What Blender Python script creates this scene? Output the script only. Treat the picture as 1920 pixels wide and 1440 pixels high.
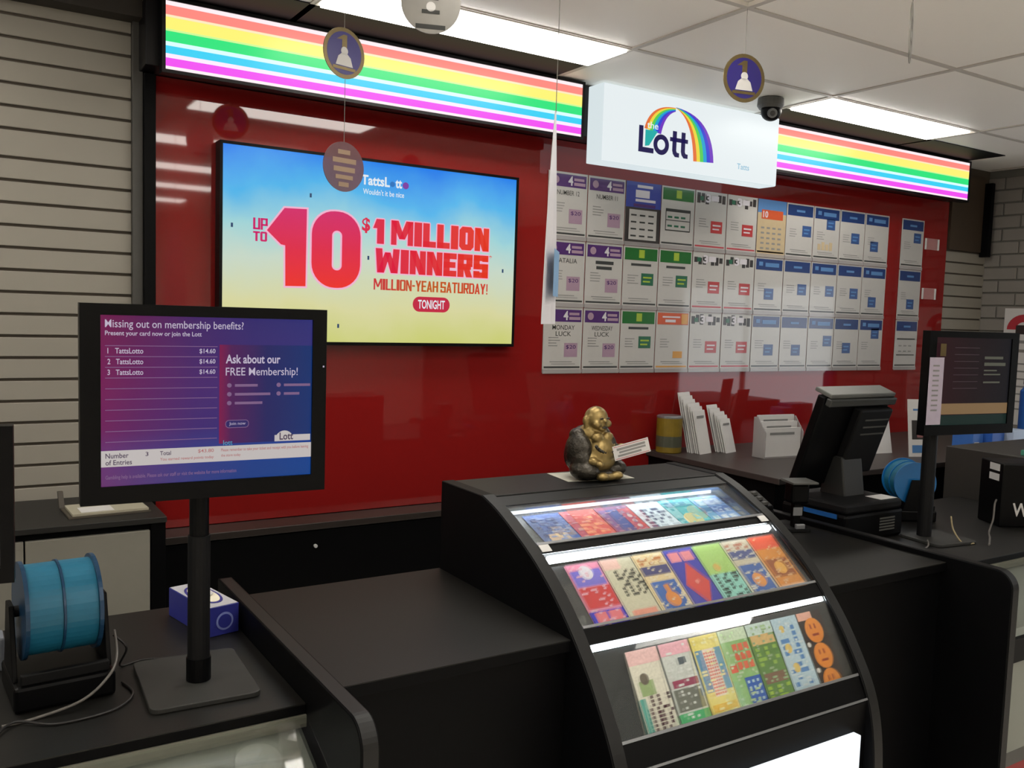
import bpy, bmesh, math, random
from mathutils import Vector, Matrix
R = math.radians
random.seed(7)
for o in list(bpy.data.objects): bpy.data.objects.remove(o)
SC = bpy.context.scene
COL = SC.collection

# ------------------------------------------------------------------ camera
cam = bpy.data.cameras.new('camera')
cam.sensor_width = 36.0
cam.lens = 1682.73 / 1920 * 36.0
cam.clip_start = 0.05
camo = bpy.data.objects.new('camera', cam)
COL.objects.link(camo)
yaw, pit, rol = R(32.403), R(4.4864), R(1.8263)
fwd = Vector((math.cos(pit)*math.sin(yaw), math.cos(pit)*math.cos(yaw), -math.sin(pit)))
rt = Vector((math.cos(yaw), -math.sin(yaw), 0)); up = rt.cross(fwd)
r2 = rt*math.cos(rol) + up*math.sin(rol); u2 = -rt*math.sin(rol) + up*math.cos(rol)
camo.matrix_world = Matrix(((r2.x, u2.x, -fwd.x, 0), (r2.y, u2.y, -fwd.y, 0), (r2.z, u2.z, -fwd.z, 1.65), (0, 0, 0, 1)))
SC.camera = camo

# ------------------------------------------------------------------ world, exposure, light levels
w = bpy.data.worlds.new('world'); SC.world = w; w.use_nodes = True
w.node_tree.nodes['Background'].inputs[0].default_value = (0.5, 0.52, 0.55, 1)
w.node_tree.nodes['Background'].inputs[1].default_value = 0.15
vs = SC.view_settings
vs.view_transform = 'Standard'; vs.look = 'None'; vs.gamma = 1.0; vs.use_curve_mapping = False
vs.exposure = 0.0
LIGHT_PANEL = 13.5      # ceiling light diffusers
WINDOW = 2.6           # daylight in the shop front
SIGN = 1.05            # rainbow signs
LOTTBOX = 0.93
LED = 30.0
SCREEN = 0.85

# ------------------------------------------------------------------ materials
MATS = {}
def lin(c):
    return tuple(((v/255.0)/12.92 if v/255.0 <= 0.04045 else ((v/255.0+0.055)/1.055)**2.4) for v in c)
def mat(name, rgb, rough=0.5, metal=0.0, coat=0.0, emit=0.0, noise=0.06, nscale=40.0, bump=0.0, trans=0.0, ior=1.45, alpha=1.0, spec=0.5):
    if name in MATS: return MATS[name]
    m = bpy.data.materials.new(name); m.use_nodes = True
    nt = m.node_tree; b = nt.nodes['Principled BSDF']
    c = lin(rgb)
    b.inputs['Roughness'].default_value = rough
    b.inputs['Metallic'].default_value = metal
    b.inputs['Coat Weight'].default_value = coat
    b.inputs['Coat Roughness'].default_value = 0.04
    b.inputs['Transmission Weight'].default_value = trans
    b.inputs['IOR'].default_value = ior
    b.inputs['Alpha'].default_value = alpha
    b.inputs['Specular IOR Level'].default_value = spec
    b.inputs['Base Color'].default_value = (*c, 1)
    if noise > 0 or bump > 0:
        tc = nt.nodes.new('ShaderNodeTexCoord'); nz = nt.nodes.new('ShaderNodeTexNoise')
        nz.inputs['Scale'].default_value = nscale; nz.inputs['Detail'].default_value = 3
        nt.links.new(tc.outputs['Object'], nz.inputs['Vector'])
        if noise > 0:
            mx = nt.nodes.new('ShaderNodeMix'); mx.data_type = 'RGBA'
            mx.inputs[6].default_value = (*[v*(1-noise) for v in c], 1)
            mx.inputs[7].default_value = (*[min(1, v*(1+noise)) for v in c], 1)
            nt.links.new(nz.outputs['Fac'], mx.inputs[0])
            nt.links.new(mx.outputs[2], b.inputs['Base Color'])
            if emit > 0: nt.links.new(mx.outputs[2], b.inputs['Emission Color'])
        if bump > 0:
            bp = nt.nodes.new('ShaderNodeBump'); bp.inputs['Strength'].default_value = bump; bp.inputs['Distance'].default_value = 0.002
            nt.links.new(nz.outputs['Fac'], bp.inputs['Height']); nt.links.new(bp.outputs['Normal'], b.inputs['Normal'])
    if emit > 0:
        if noise <= 0: b.inputs['Emission Color'].default_value = (*c, 1)
        b.inputs['Emission Strength'].default_value = emit
    MATS[name] = m
    return m
def glow(name, rgb, s):
    """something that gives off light: a diffuser, a screen pixel field"""
    if name in MATS: return MATS[name]
    m = mat(name, rgb, 0.35, emit=s, noise=0.0)
    b = m.node_tree.nodes['Principled BSDF']; b.inputs['Base Color'].default_value = (0.006, 0.006, 0.006, 1); b.inputs['Specular IOR Level'].default_value = 0.2
    return m
def ramp_glow(name, stops, axis, lo, hi, s, noise=0.0, nscale=3.0, const=False, base=0.02, second=None, rough=0.3):
    """emissive print: colour ramp along a local axis between lo and hi; optional second ramp (axis, lo, hi, stops, weight)"""
    m = bpy.data.materials.new(name); m.use_nodes = True; nt = m.node_tree; b = nt.nodes['Principled BSDF']
    tc = nt.nodes.new('ShaderNodeTexCoord'); sp = nt.nodes.new('ShaderNodeSeparateXYZ')
    nt.links.new(tc.outputs['Object'], sp.inputs[0])
    def one(axis, lo, hi, stops):
        mr = nt.nodes.new('ShaderNodeMapRange'); mr.inputs[1].default_value = lo; mr.inputs[2].default_value = hi
        if noise > 0:
            nz = nt.nodes.new('ShaderNodeTexNoise'); nz.inputs['Scale'].default_value = nscale; nz.inputs['Detail'].default_value = 4
            nt.links.new(tc.outputs['Object'], nz.inputs['Vector'])
            ma = nt.nodes.new('ShaderNodeMath'); ma.operation = 'MULTIPLY_ADD'
            ma.inputs[1].default_value = noise*(hi-lo)
            nt.links.new(nz.outputs['Fac'], ma.inputs[0]); nt.links.new(sp.outputs[axis], ma.inputs[2])
            sb = nt.nodes.new('ShaderNodeMath'); sb.operation = 'SUBTRACT'; sb.inputs[1].default_value = noise*(hi-lo)*0.5
            nt.links.new(ma.outputs[0], sb.inputs[0]); nt.links.new(sb.outputs[0], mr.inputs[0])
        else: nt.links.new(sp.outputs[axis], mr.inputs[0])
        cr = nt.nodes.new('ShaderNodeValToRGB'); e = cr.color_ramp
        e.interpolation = 'CONSTANT' if const else 'LINEAR'
        while len(e.elements) > 1: e.elements.remove(e.elements[0])
        for i, (p, c) in enumerate(stops):
            el = e.elements[0] if i == 0 else e.elements.new(p)
            el.position = p; el.color = (*lin(c), 1)
        nt.links.new(mr.outputs[0], cr.inputs[0]); return cr.outputs[0]
    out = one(axis, lo, hi, stops)
    if second:
        o2 = one(second[0], second[1], second[2], second[3])
        mx = nt.nodes.new('ShaderNodeMix'); mx.data_type = 'RGBA'; mx.inputs[0].default_value = second[4]
        nt.links.new(out, mx.inputs[6]); nt.links.new(o2, mx.inputs[7]); out = mx.outputs[2]
    nt.links.new(out, b.inputs['Emission Color']); b.inputs['Emission Strength'].default_value = s
    b.inputs['Base Color'].default_value = (base*.3, base*.3, base*.3, 1); b.inputs['Roughness'].default_value = rough; b.inputs['Specular IOR Level'].default_value = 0.2
    return m

BLACK = mat('black_laminate', (5, 5, 6), 0.5, noise=0.15, nscale=120, spec=0.1)
TOPM = mat('charcoal_laminate_top', (17, 16, 14), 0.5, noise=0.1, nscale=200, bump=0.05, spec=0.3)
EDGE = mat('charcoal_edge_band', (23, 23, 23), 0.45, noise=0.08, nscale=150, spec=0.3)
BLKP = mat('black_plastic', (5, 5, 6), 0.4, noise=0.1, nscale=90, spec=0.14)
BLKM = mat('matt_black_plastic', (14, 14, 15), 0.6, noise=0.1, nscale=90, spec=0.2)
GRYP = mat('grey_plastic', (74, 74, 72), 0.5)
SLAT = mat('slat_board_white', (137, 132, 123), 0.45, noise=0.03, nscale=8)
GROOVE = mat('slat_groove_shadow_board', (78, 70, 60), 0.7)
STEEL = mat('brushed_steel', (170, 170, 170), 0.3, metal=1.0)
WHITE = mat('white_laminate', (131, 128, 119), 0.45, noise=0.03)
PAPER = mat('white_paper', (198, 196, 195), 0.6, noise=0.03)

# ------------------------------------------------------------------ mesh building
class G:
    def __init__(s): s.v = []; s.f = []
    def add(s, vs, fs):
        n = len(s.v); s.v += [tuple(p) for p in vs]; s.f += [tuple(i+n for i in q) for q in fs]; return s
    def box(s, x0, y0, z0, x1, y1, z1):
        return s.add([(x0,y0,z0),(x1,y0,z0),(x1,y1,z0),(x0,y1,z0),(x0,y0,z1),(x1,y0,z1),(x1,y1,z1),(x0,y1,z1)],
                     [(0,3,2,1),(4,5,6,7),(0,1,5,4),(1,2,6,5),(2,3,7,6),(3,0,4,7)])
    def prism(s, poly, a, b, axis='x'):
        """polygon extruded from a to b; poly holds the two remaining coordinates in order"""
        def P(p, t):
            return (t, p[0], p[1]) if axis == 'x' else ((p[0], t, p[1]) if axis == 'y' else (p[0], p[1], t))
        n = len(poly)
        return s.add([P(p, a) for p in poly] + [P(p, b) for p in poly],
                     [tuple(range(n-1, -1, -1)), tuple(range(n, 2*n))] + [(i, (i+1) % n, n+(i+1) % n, n+i) for i in range(n)])
    def cyl(s, c0, c1, r, r1=None, n=20, cap=True):
        r1 = r if r1 is None else r1
        c0, c1 = Vector(c0), Vector(c1); d = (c1-c0).normalized()
        a = d.orthogonal().normalized(); b = d.cross(a)
        vs = [c0+(a*math.cos(2*math.pi*i/n)+b*math.sin(2*math.pi*i/n))*r for i in range(n)]
        vs += [c1+(a*math.cos(2*math.pi*i/n)+b*math.sin(2*math.pi*i/n))*r1 for i in range(n)]
        fs = [(i, (i+1) % n, n+(i+1) % n, n+i) for i in range(n)]
        if cap: fs += [tuple(range(n-1, -1, -1)), tuple(range(n, 2*n))]
        return s.add(vs, fs)
    def lathe(s, prof, c=(0,0,0), n=24):
        """profile (r, z) turned about the z axis"""
        vs = []; fs = []
        for r, z in prof:
            vs += [(c[0]+r*math.cos(2*math.pi*i/n), c[1]+r*math.sin(2*math.pi*i/n), c[2]+z) for i in range(n)]
        for k in range(len(prof)-1):
            fs += [(k*n+i, k*n+(i+1) % n, (k+1)*n+(i+1) % n, (k+1)*n+i) for i in range(n)]
        fs += [tuple(range(n-1, -1, -1)), tuple((len(prof)-1)*n+i for i in range(n))]
        return s.add(vs, fs)
    def tube(s, pts, r, n=8):
        pts = [Vector(p) for p in pts]; vs = []; fs = []
        for k, p in enumerate(pts):
            d = (pts[min(k+1, len(pts)-1)] - pts[max(k-1, 0)]).normalized()
            a = d.cross(Vector((0.13, 0.21, 0.97))).normalized(); b = d.cross(a)
            vs += [p+(a*math.cos(2*math.pi*i/n)+b*math.sin(2*math.pi*i/n))*r for i in range(n)]
        for k in range(len(pts)-1):
            fs += [(k*n+i, k*n+(i+1) % n, (k+1)*n+(i+1) % n, (k+1)*n+i) for i in range(n)]
        fs += [tuple(range(n-1, -1, -1)), tuple((len(pts)-1)*n+i for i in range(n))]
        return s.add(vs, fs)
    def ell(s, c, r, nu=20, nv=12):
        vs = [(c[0], c[1], c[2]-r[2])]
        for j in range(1, nv):
            t = math.pi*j/nv
            vs += [(c[0]+r[0]*math.sin(t)*math.cos(2*math.pi*i/nu), c[1]+r[1]*math.sin(t)*math.sin(2*math.pi*i/nu), c[2]-r[2]*math.cos(t)) for i in range(nu)]
        vs.append((c[0], c[1], c[2]+r[2])); L = len(vs)-1
        fs = [(0, 1+(i+1) % nu, 1+i) for i in range(nu)]
        for j in range(nv-2):
            fs += [(1+j*nu+i, 1+j*nu+(i+1) % nu, 1+(j+1)*nu+(i+1) % nu, 1+(j+1)*nu+i) for i in range(nu)]
        fs += [(L, 1+(nv-2)*nu+i, 1+(nv-2)*nu+(i+1) % nu) for i in range(nu)]
        return s.add(vs, fs)
    def disc(s, x, y, z, r, ry=None, n=24, h=0.0006):
        ry = ry or r
        return s.prism([(x+r*math.cos(2*math.pi*i/n), y+ry*math.sin(2*math.pi*i/n)) for i in range(n)], z, z+h, 'z')
    def mesh(s, name, m, bevel=0.0, seg=2, smooth=False, remesh=0.0):
        me = bpy.data.meshes.new(name); me.from_pydata(s.v, [], s.f)
        bm = bmesh.new(); bm.from_mesh(me)
        bmesh.ops.recalc_face_normals(bm, faces=bm.faces)
        if bevel > 0:
            es = [e for e in bm.edges if len(e.link_faces) == 2 and e.calc_face_angle() > R(30)]
            bmesh.ops.bevel(bm, geom=es, offset=bevel, segments=seg, profile=0.5, affect='EDGES', clamp_overlap=True)
        bm.to_mesh(me); bm.free()
        me.materials.append(m)
        if smooth: me.polygons.foreach_set('use_smooth', [True]*len(me.polygons))
        return me
    def build(s, name, m, parent=None, **k):
        return link(name, s.mesh(name, m, **k), parent)
def link(name, me, parent=None, loc=(0,0,0), rot=(0,0,0)):
    o = bpy.data.objects.new(name, me); COL.objects.link(o); o.parent = parent
    o.location = loc; o.rotation_euler = rot
    return o
def tag(o, label, cat, group=None):
    o['label'] = label; o['category'] = cat
    if group: o['group'] = group
    return o
def thing(name, label, cat, loc=(0,0,0), rot=(0,0,0), group=None):
    o = bpy.data.objects.new(name, None); COL.objects.link(o); o.empty_display_size = 0.05
    o.location = loc; o.rotation_euler = rot
    return tag(o, label, cat, group)
def panel(name, label, cat, loc, yaw=0.0, tilt=0.0, group=None):
    """a flat upright thing: local x right, y up, z towards the shop"""
    return thing(name, label, cat, loc, (R(90+tilt), 0, R(yaw)), group)
def struct(name, g, m, **k):
    o = g.build(name, m, **k); o['kind'] = 'structure'; return o
def rects(name, lst, m, parent, z=0.001, h=0.0006):
    g = G()
    for x0, y0, x1, y1 in lst: g.box(x0, y0, z, x1, y1, z+h)
    o = g.build(name, m, parent)
    if len(lst) > 1: o['kind'] = 'stuff'   # fine print, too small to pick apart
    return o
def text(name, body, m, parent, x0, y0, x1, y1, z=0.002, bold=0.0, keep=False, h=0.0006):
    """lettering stretched to fill the box x0..x1, y0..y1 (keep: same scale both ways, left-aligned)"""
    cu = bpy.data.curves.new(name, 'FONT'); cu.body = body; cu.size = 1.0; cu.offset = bold; cu.resolution_u = 3
    cu.fill_mode = 'FRONT'
    ob = bpy.data.objects.new(name, cu)
    me = bpy.data.meshes.new_from_object(ob); me.name = name
    bpy.data.objects.remove(ob); bpy.data.curves.remove(cu)
    xs = [v.co.x for v in me.vertices]; ys = [v.co.y for v in me.vertices]
    ax, bx, ay, by = min(xs), max(xs), min(ys), max(ys)
    sx = (x1-x0)/max(bx-ax, 1e-6); sy = (y1-y0)/max(by-ay, 1e-6)
    if keep: sx = min(sx, sy); sy = sx
    for v in me.vertices: v.co = (x0+(v.co.x-ax)*sx, y0+(v.co.y-ay)*sy, z)
    me.materials.clear(); me.materials.append(m)
    return link(name, me, parent)
def rounded(x0, y0, x1, y1, r, n=6):
    p = []
    for cx, cy, a in ((x1-r, y0+r, -90), (x1-r, y1-r, 0), (x0+r, y1-r, 90), (x0+r, y0+r, 180)):
        p += [(cx+r*math.cos(R(a+90*i/n)), cy+r*math.sin(R(a+90*i/n))) for i in range(n+1)]
    return p
def copy_tree(o, parent=None):
    c = o.copy(); COL.objects.link(c); c.parent = parent
    for ch in list(o.children): copy_tree(ch, c)
    return c

def block(name, chars, m, parent, x0, y0, x1, y1, th, z, halo=None, hm=None):
    """heavy block lettering: each letter is one mesh of slabs; th = stroke width"""
    wt = {'M': 1.4, 'W': 1.45, 'I': 0.5, '1': 0.68, ' ': 0.3, 'L': 0.86, 'E': 0.86, '-': 0.55, '!': 0.45}
    gap = th*0.16
    tot = sum(wt.get(c, 1.0) for c in chars); unit = (x1-x0-gap*(len(chars)-1))/tot
    cx = x0
    for ch in chars:
        W = wt.get(ch, 1.0)*unit; H = y1-y0; a = min(th/W, 0.5); b = th*0.8/H
        r = lambda p, q, u, v: [(p, q), (u, q), (u, v), (p, v)]
        Lb, Rb, Tb, Bb = r(0, 0, a, 1), r(1-a, 0, 1, 1), r(0, 1-b, 1, 1), r(0, 0, 1, b)
        c1, c2 = a*.45, b*.6
        Ob = [[(0, c2), (a, b), (a, 1-b), (0, 1-c2)], [(1, c2), (1, 1-c2), (1-a, 1-b), (1-a, b)], [(0, 1-c2), (a, 1-b), (1-a, 1-b), (1, 1-c2), (1-c1, 1), (c1, 1)], [(0, c2), (c1, 0), (1-c1, 0), (1, c2), (1-a, b), (a, b)]]
        hb = b/2
        glyph = {'M': [r(0, 0, a*.8, 1), r(1-a*.8, 0, 1, 1), [(0, 1), (a*1.05, 1), (.5+a*.42, .25), (.5-a*.42, .25)], [(1, 1), (1-a*1.05, 1), (.5-a*.42, .25), (.5+a*.42, .25)]],
                 'W': [[(0, 1), (a*.95, 1), (a*1.2, 0), (a*.25, 0)], [(1, 1), (1-a*.95, 1), (1-a*1.2, 0), (1-a*.25, 0)], [(a*.3, 0), (a*1.25, 0), (.5+a*.4, .85), (.5-a*.4, .85)], [(1-a*.3, 0), (1-a*1.25, 0), (.5-a*.4, .85), (.5+a*.4, .85)]],
                 'I': [r(0, 0, 1, 1)], 'L': [Lb, Bb], 'O': Ob, 'N': [r(0, 0, a*.9, 1), r(1-a*.9, 0, 1, 1), [(0, 1), (a, 1), (1, 0), (1-a, 0)]],
                 'E': [Lb, Tb, Bb, r(0, .5-hb, .92, .5+hb)], 'R': [Lb, Tb, r(0, .46-hb, .9, .46+hb), r(1-a, .46, 1, 1-c2), [(.35, .45), (.35+a, .45), (1, 0), (1-a, 0)]],
                 'S': [Tb, Bb, r(0, .5-hb, 1, .5+hb), r(0, .5-hb, a, 1), r(1-a, 0, 1, .5+hb), r(0, .12, a, .3), r(1-a, .72, 1, .9)],
                 'U': [Lb, Rb, Bb], 'P': [Lb, Tb, r(0, .42-hb, 1, .42+hb), r(1-a, .42-hb, 1, 1)], 'T': [Tb, r(.5-a/2, 0, .5+a/2, 1)],
                 'A': [[(0, 0), (a, 0), (.5+a*.4, 1), (.5-a*.4, 1)], [(1, 0), (1-a, 0), (.5-a*.4, 1), (.5+a*.4, 1)], r(.2, .22, .8, .22+b*.8)], 'Y': [[(0, 1), (a, 1), (.5+a/2, .42), (.5-a/2, .42)], [(1, 1), (1-a, 1), (.5-a/2, .42), (.5+a/2, .42)], r(.5-a/2, 0, .5+a/2, .46)],
                 'H': [Lb, Rb, r(0, .5-hb, 1, .5+hb)], 'D': [Lb, r(0, 1-b, .8, 1), r(0, 0, .8, b), [(1-a, .12), (1, .2), (1, .8), (1-a, .88)], [(1-a, .88), (1, .8), (.8, 1), (.6, 1)], [(1-a, .12), (1, .2), (.8, 0), (.6, 0)]], '-': [r(.05, .42, .95, .42+b)], '!': [r(.5-a/2, .28, .5+a/2, 1), r(.5-a/2, 0, .5+a/2, .16)],
                 '1': [r(.36, 0, 1, 1), [(0, .62), (.36, .62), (.36, 1), (.3, 1)]], ' ': []}[ch]
        for dz, offs, mm, nm in ((0, [(0, 0)], m, name), (-0.0008, [(halo*math.cos(k*.785), halo*math.sin(k*.785)) for k in range(8)] if halo else [], hm, name+'_outline')):
            g = G()
            for ox, oy in offs:
                for p in glyph: g.add([(cx+u*W+ox, y0+v*H+oy, z+dz) for u, v in p], [tuple(range(len(p)))])
            if g.v: g.build(nm, mm, parent)
        cx += W+gap

# ================================================================== ROOM
XL, XR, YF, YB, ZC = -3.0, 6.03, -5.0, 3.52, 2.70
FLOORM = mat('floor_vinyl_grey', (236, 230, 220), 0.4, noise=0.12, nscale=6)
WALLM = mat('painted_wall', (238, 234, 228), 0.6, noise=0.03, nscale=5)
struct('floor', G().box(XL-0.1, YF-0.1, -0.06, XR+0.1, YB+0.1, 0), FLOORM)
wall_back = struct('wall_back', G().box(XL-0.1, YB, 0, XR+0.1, YB+0.08, ZC+0.1), GROOVE)
struct('wall_front', G().box(XL-0.1, YF-0.08, 0, XR+0.1, YF, ZC+0.1), WALLM)
struct('wall_left', G().box(XL-0.08, YF, 0, XL, YB, ZC+0.1), WALLM)
# right wall: painted brick, with a shop-front window
WY0, WY1, WZ0, WZ1 = 0.45, 2.3, 0.62, 2.0
MORTAR = mat('painted_brick_joint', (105, 104, 98), 0.8)
g = G()
g.box(XR, YF, 0, XR+0.12, WY0, ZC+0.1).box(XR, WY1, 0, XR+0.12, YB, ZC+0.1).box(XR, WY0, 0, XR+0.12, WY1, WZ0).box(XR, WY0, WZ1, XR+0.12, WY1, ZC+0.1)
wall_right = struct('wall_right', g, MORTAR)
BRICK = mat('painted_brick_white', (127, 122, 117), 0.65, noise=0.05, nscale=20, bump=0.3)
bme = {}
for k in range(31):
    z = k*0.086
    y = YB - (0.0 if k % 2 else 0.12)
    spans = [] if k % 2 else [(YB-0.11, YB-0.002)]
    while y > 2.42:
        spans.append((max(y-0.23, 2.36), y-0.0)); y -= 0.24
    for a, b in spans:
        L = round(b-a, 3)
        if L not in bme: bme[L] = G().box(-0.012, 0, 0, 0.004, L, 0.076).mesh('brick', BRICK, bevel=0.003, seg=1)
        if z+0.076 < ZC: link('brick', bme[L], wall_right, (XR, a, z+0.005))
win = struct('window_1', G().box(XR+0.005, WY0, WZ0, XR+0.06, WY0+0.05, WZ1).box(XR+0.005, WY1-0.05, WZ0, XR+0.06, WY1, WZ1)
             .box(XR+0.005, WY0+0.05, WZ0, XR+0.06, WY1-0.05, WZ0+0.05).box(XR+0.005, WY0+0.05, WZ1-0.05, XR+0.06, WY1-0.05, WZ1)
             .box(XR+0.005, 1.3, WZ0+0.05, XR+0.06, 1.35, WZ1-0.05), mat('aluminium_frame', (120, 120, 118), 0.4, metal=0.6))
DAY = glow('frosted_daylight_glass', (235, 240, 245), WINDOW)
for a, b in ((WY0+0.05, 1.3), (1.35, WY1-0.05)):
    G().box(XR+0.025, a, WZ0+0.05, XR+0.035, b, WZ1-0.05).build('pane', DAY, win)

# slat wall boards left and right of the red panel
def slats(x0, x1, zs):
    for i in range(len(zs)-1):
        top, bot = zs[i], zs[i+1]
        G().box(x0, YB-0.012, bot+0.0048, x1, YB, top-0.0048).build('slat', SLAT, wall_back, bevel=0.002, seg=1)
zl = [2.668 - 0.0752*i for i in range(7)]
zl = zl + [2.121 - 0.0752*i for i in range(17)]
slats(-1.2, 0.579, zl)
slats(5.56, 6.02, [2.156 - 0.0745*i for i in range(16)])
tr = struct('trim_1', G().box(0.579, 3.485, 0.93, 0.614, YB, 2.66), mat('grey_corner_post', (68, 67, 64), 0.5), bevel=0.002)
struct('trim_2', G().box(0.614, 3.46, 0.80, 0.653, YB, 2.46), BLACK, bevel=0.002)
struct('trim_3', G().box(-1.2, 3.42, 2.635, 0.60, YB, ZC), mat('dark_brown_strip', (40, 35, 30), 0.6))  # dark brown strip along the top of the left slats
struct('trim_4', G().box(5.57, 3.49, 2.16, 5.93, YB, 2.66), mat('dark_brown_panel', (62, 50, 38), 0.55, noise=0.15, nscale=12))  # dark brown area above the right slats
struct('trim_5', G().box(5.93, 3.44, 2.13, 5.965, 3.50, 2.62), BLACK, bevel=0.002)

# ceiling: backing slab, tiles and grid bars
TILE = mat('ceiling_tile_white', (247, 243, 236), 0.42, noise=0.02, nscale=3, spec=0.6)
BAR = mat('ceiling_grid_bar', (190, 184, 176), 0.45)
ceil = struct('ceiling', G().box(XL-0.1, YF-0.1, ZC+0.012, XR+0.1, YB+0.1, ZC+0.1), WALLM)
gx = [-2.5, -1.3, -0.1, 1.1, 2.3, 3.5, 4.7, 5.9]
gy = [2.82 - 0.6*i for i in range(13)]
lights = [(1.1, 2.82, 0.262), (3.5, 2.82, 0.262), (-1.3, 2.82, 0.262)]
for yy in (1.90, 0.74, -0.46, -1.66, -2.86):
    for xx in (1.1, -1.3): lights.append((xx, yy, 0.28))
for yy in (-0.46, -1.66, -2.86): lights.append((3.5, yy, 0.28))
tm = G().box(0.012, 0.012, 0, 1.188, 0.588, 0.012).mesh('tile', TILE, bevel=0.002, seg=1)
tm_end = G().box(0.012, 0.012, 0, 1.188, 0.62, 0.012).mesh('tile', TILE, bevel=0.002, seg=1)
tm_half = G().box(0.012, 0.012, 0, 1.188, 0.296, 0.012).mesh('tile', TILE, bevel=0.002, seg=1)
for x in gx[:-1]:
    for y in [2.82] + gy[1:]:
        L = [l for l in lights if abs(l[0]-x) < 0.01 and y-0.01 <= l[1] < y+0.59]
        if L:
            if y < 2.8: link('tile', tm_half, ceil, (x, y, ZC))
            continue
        link('tile', tm_end if y > 2.8 else tm, ceil, (x, y, ZC))
for x in gx: G().box(x-0.012, -4.4, ZC-0.004, x+0.012, 3.44, ZC+0.01).build('grid_bar', BAR, ceil)
for y in gy: G().box(-2.9, y-0.012, ZC-0.003, 5.95, y+0.012, ZC+0.011).build('grid_bar', BAR, ceil)
DARKC = mat('black_ceiling_strip', (15, 15, 19), 0.55, spec=0.2)  # near-black strips of ceiling in front of the fascia
G().box(-0.09, 3.096, ZC-0.004, 2.288, 3.36, ZC+0.008).build('ceiling_strip', DARKC, ceil)
G().box(3.512, 3.096, ZC-0.004, 5.45, 3.36, ZC+0.008).build('ceiling_strip', DARKC, ceil)

# ceiling lights
DIFF = glow('light_diffuser', (255, 250, 240), LIGHT_PANEL)
LFR = mat('light_frame_white', (225, 222, 215), 0.4)
for i, (x, y, d) in enumerate(lights):
    if y > 2.8 and x > 0:
        lab = 'bright ceiling light panel over the %s rainbow sign' % ('television-side' if x < 2 else 'brick-wall-side')
        grp = None
    else:
        lab = 'long ceiling light panel over the shop floor'; grp = 'ceiling light panels over the shop floor'
    t = thing('ceiling_light', lab, 'light', (x, y, ZC-0.014), group=grp)
    L = 1.2 if y > 2.8 and x < 3 else 1.15 if y > 2.8 else 1.02
    fr = G()
    fr.box(0.005, 0, 0.008, L-0.005, 0.012, 0.014).box(0.005, d, 0.008, L-0.005, d+0.012, 0.014).box(0.005, 0.012, 0.008, 0.02, d, 0.014).box(L-0.02, 0.012, 0.008, L-0.005, d, 0.014)
    fr.build('frame', LFR, t)
    G().box(0.02, 0.012, 0.0, L-0.02, d, 0.007).build('diffuser', DIFF, t)

# ================================================================== RED PANEL AND SIGNS
RED = mat('red_back_painted_glass', (124, 24, 23), 0.03, noise=0.0, coat=0.35, spec=0.4)
tag(G().box(0.653, 3.50, 0.80, 5.556, YB-0.001, 2.465).build('splashback_panel', RED, bevel=0.002, seg=1),
    'glossy red glass panel covering the wall behind the counter', 'wall panel')
tag(G().box(0.60, 3.365, 2.466, 5.50, 3.515, 2.692).build('sign_fascia', mat('black_fascia', (14, 13, 16), 0.35, spec=0.3), bevel=0.003),
    'long black fascia box above the red panel carrying the lit signs', 'fascia')
PINKW = (255, 236, 240)
stripes = [(0.0, PINKW), (0.05, (238, 80, 238)), (0.17, (252, 232, 255)), (0.232, (60, 206, 242)), (0.345, (215, 252, 255)),
           (0.41, (48, 225, 125)), (0.56, (205, 244, 150)), (0.59, (255, 240, 118)), (0.765, (255, 230, 190)), (0.80, (250, 138, 128)), (0.935, PINKW)]
def rainbow_sign(x0, x1, label):
    z0, z1 = 2.450, 2.680
    t = panel('rainbow_sign', label, 'light sign', (x0, 3.32, z0))
    W, H = x1-x0, z1-z0
    g = G().box(-0.012, -0.012, -0.045, W+0.012, H+0.012, -0.006)
    g.box(-0.012, -0.012, -0.006, W+0.012, 0, 0.004).box(-0.012, H, -0.006, W+0.012, H+0.012, 0.004).box(-0.012, 0, -0.006, 0, H, 0.004).box(W, 0, -0.006, W+0.012, H, 0.004)
    g.build('housing', MATS['black_fascia'], t)
    m = ramp_glow('rainbow_stripes', stripes, 1, 0, H, SIGN, const=True)
    G().box(0, 0, -0.006, W, H, -0.001).build('striped_face', m, t)
rainbow_sign(0.657, 2.432, 'lit rainbow striped sign running above the television')
rainbow_sign(3.66, 5.455, 'lit rainbow striped sign between the white logo box and the brick wall')

# white logo light box
t = panel('logo_light_box', 'white light box sign with rainbow arc and the word Lott', 'light sign', (2.498, 3.25, 2.345))
LW, LH = 1.137, 0.345
LB = glow('light_box_white', (238, 246, 248), LOTTBOX)
LBS = glow('light_box_side', (222, 234, 237), LOTTBOX*1.0)
G().box(0, 0, -0.115, LW, LH, -0.004).build('body', LBS, t, bevel=0.004)
G().box(0.004, 0.004, -0.004, LW-0.004, LH-0.004, 0).build('face', LB, t)
def lx(x): return x-2.498
def lz(z): return z-2.345
NAVY = glow('sign_navy', (38, 30, 92), LOTTBOX*0.75)
def lbox(lst):
    g = G()
    for q in lst: g.box(lx(q[0]), lz(q[1]), 0.003, lx(q[2]), lz(q[3]), 0.004)
    return g.build('letter', NAVY, t)
lbox([(2.706, 2.411, 2.731, 2.530), (2.731, 2.411, 2.797, 2.434)])
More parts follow.
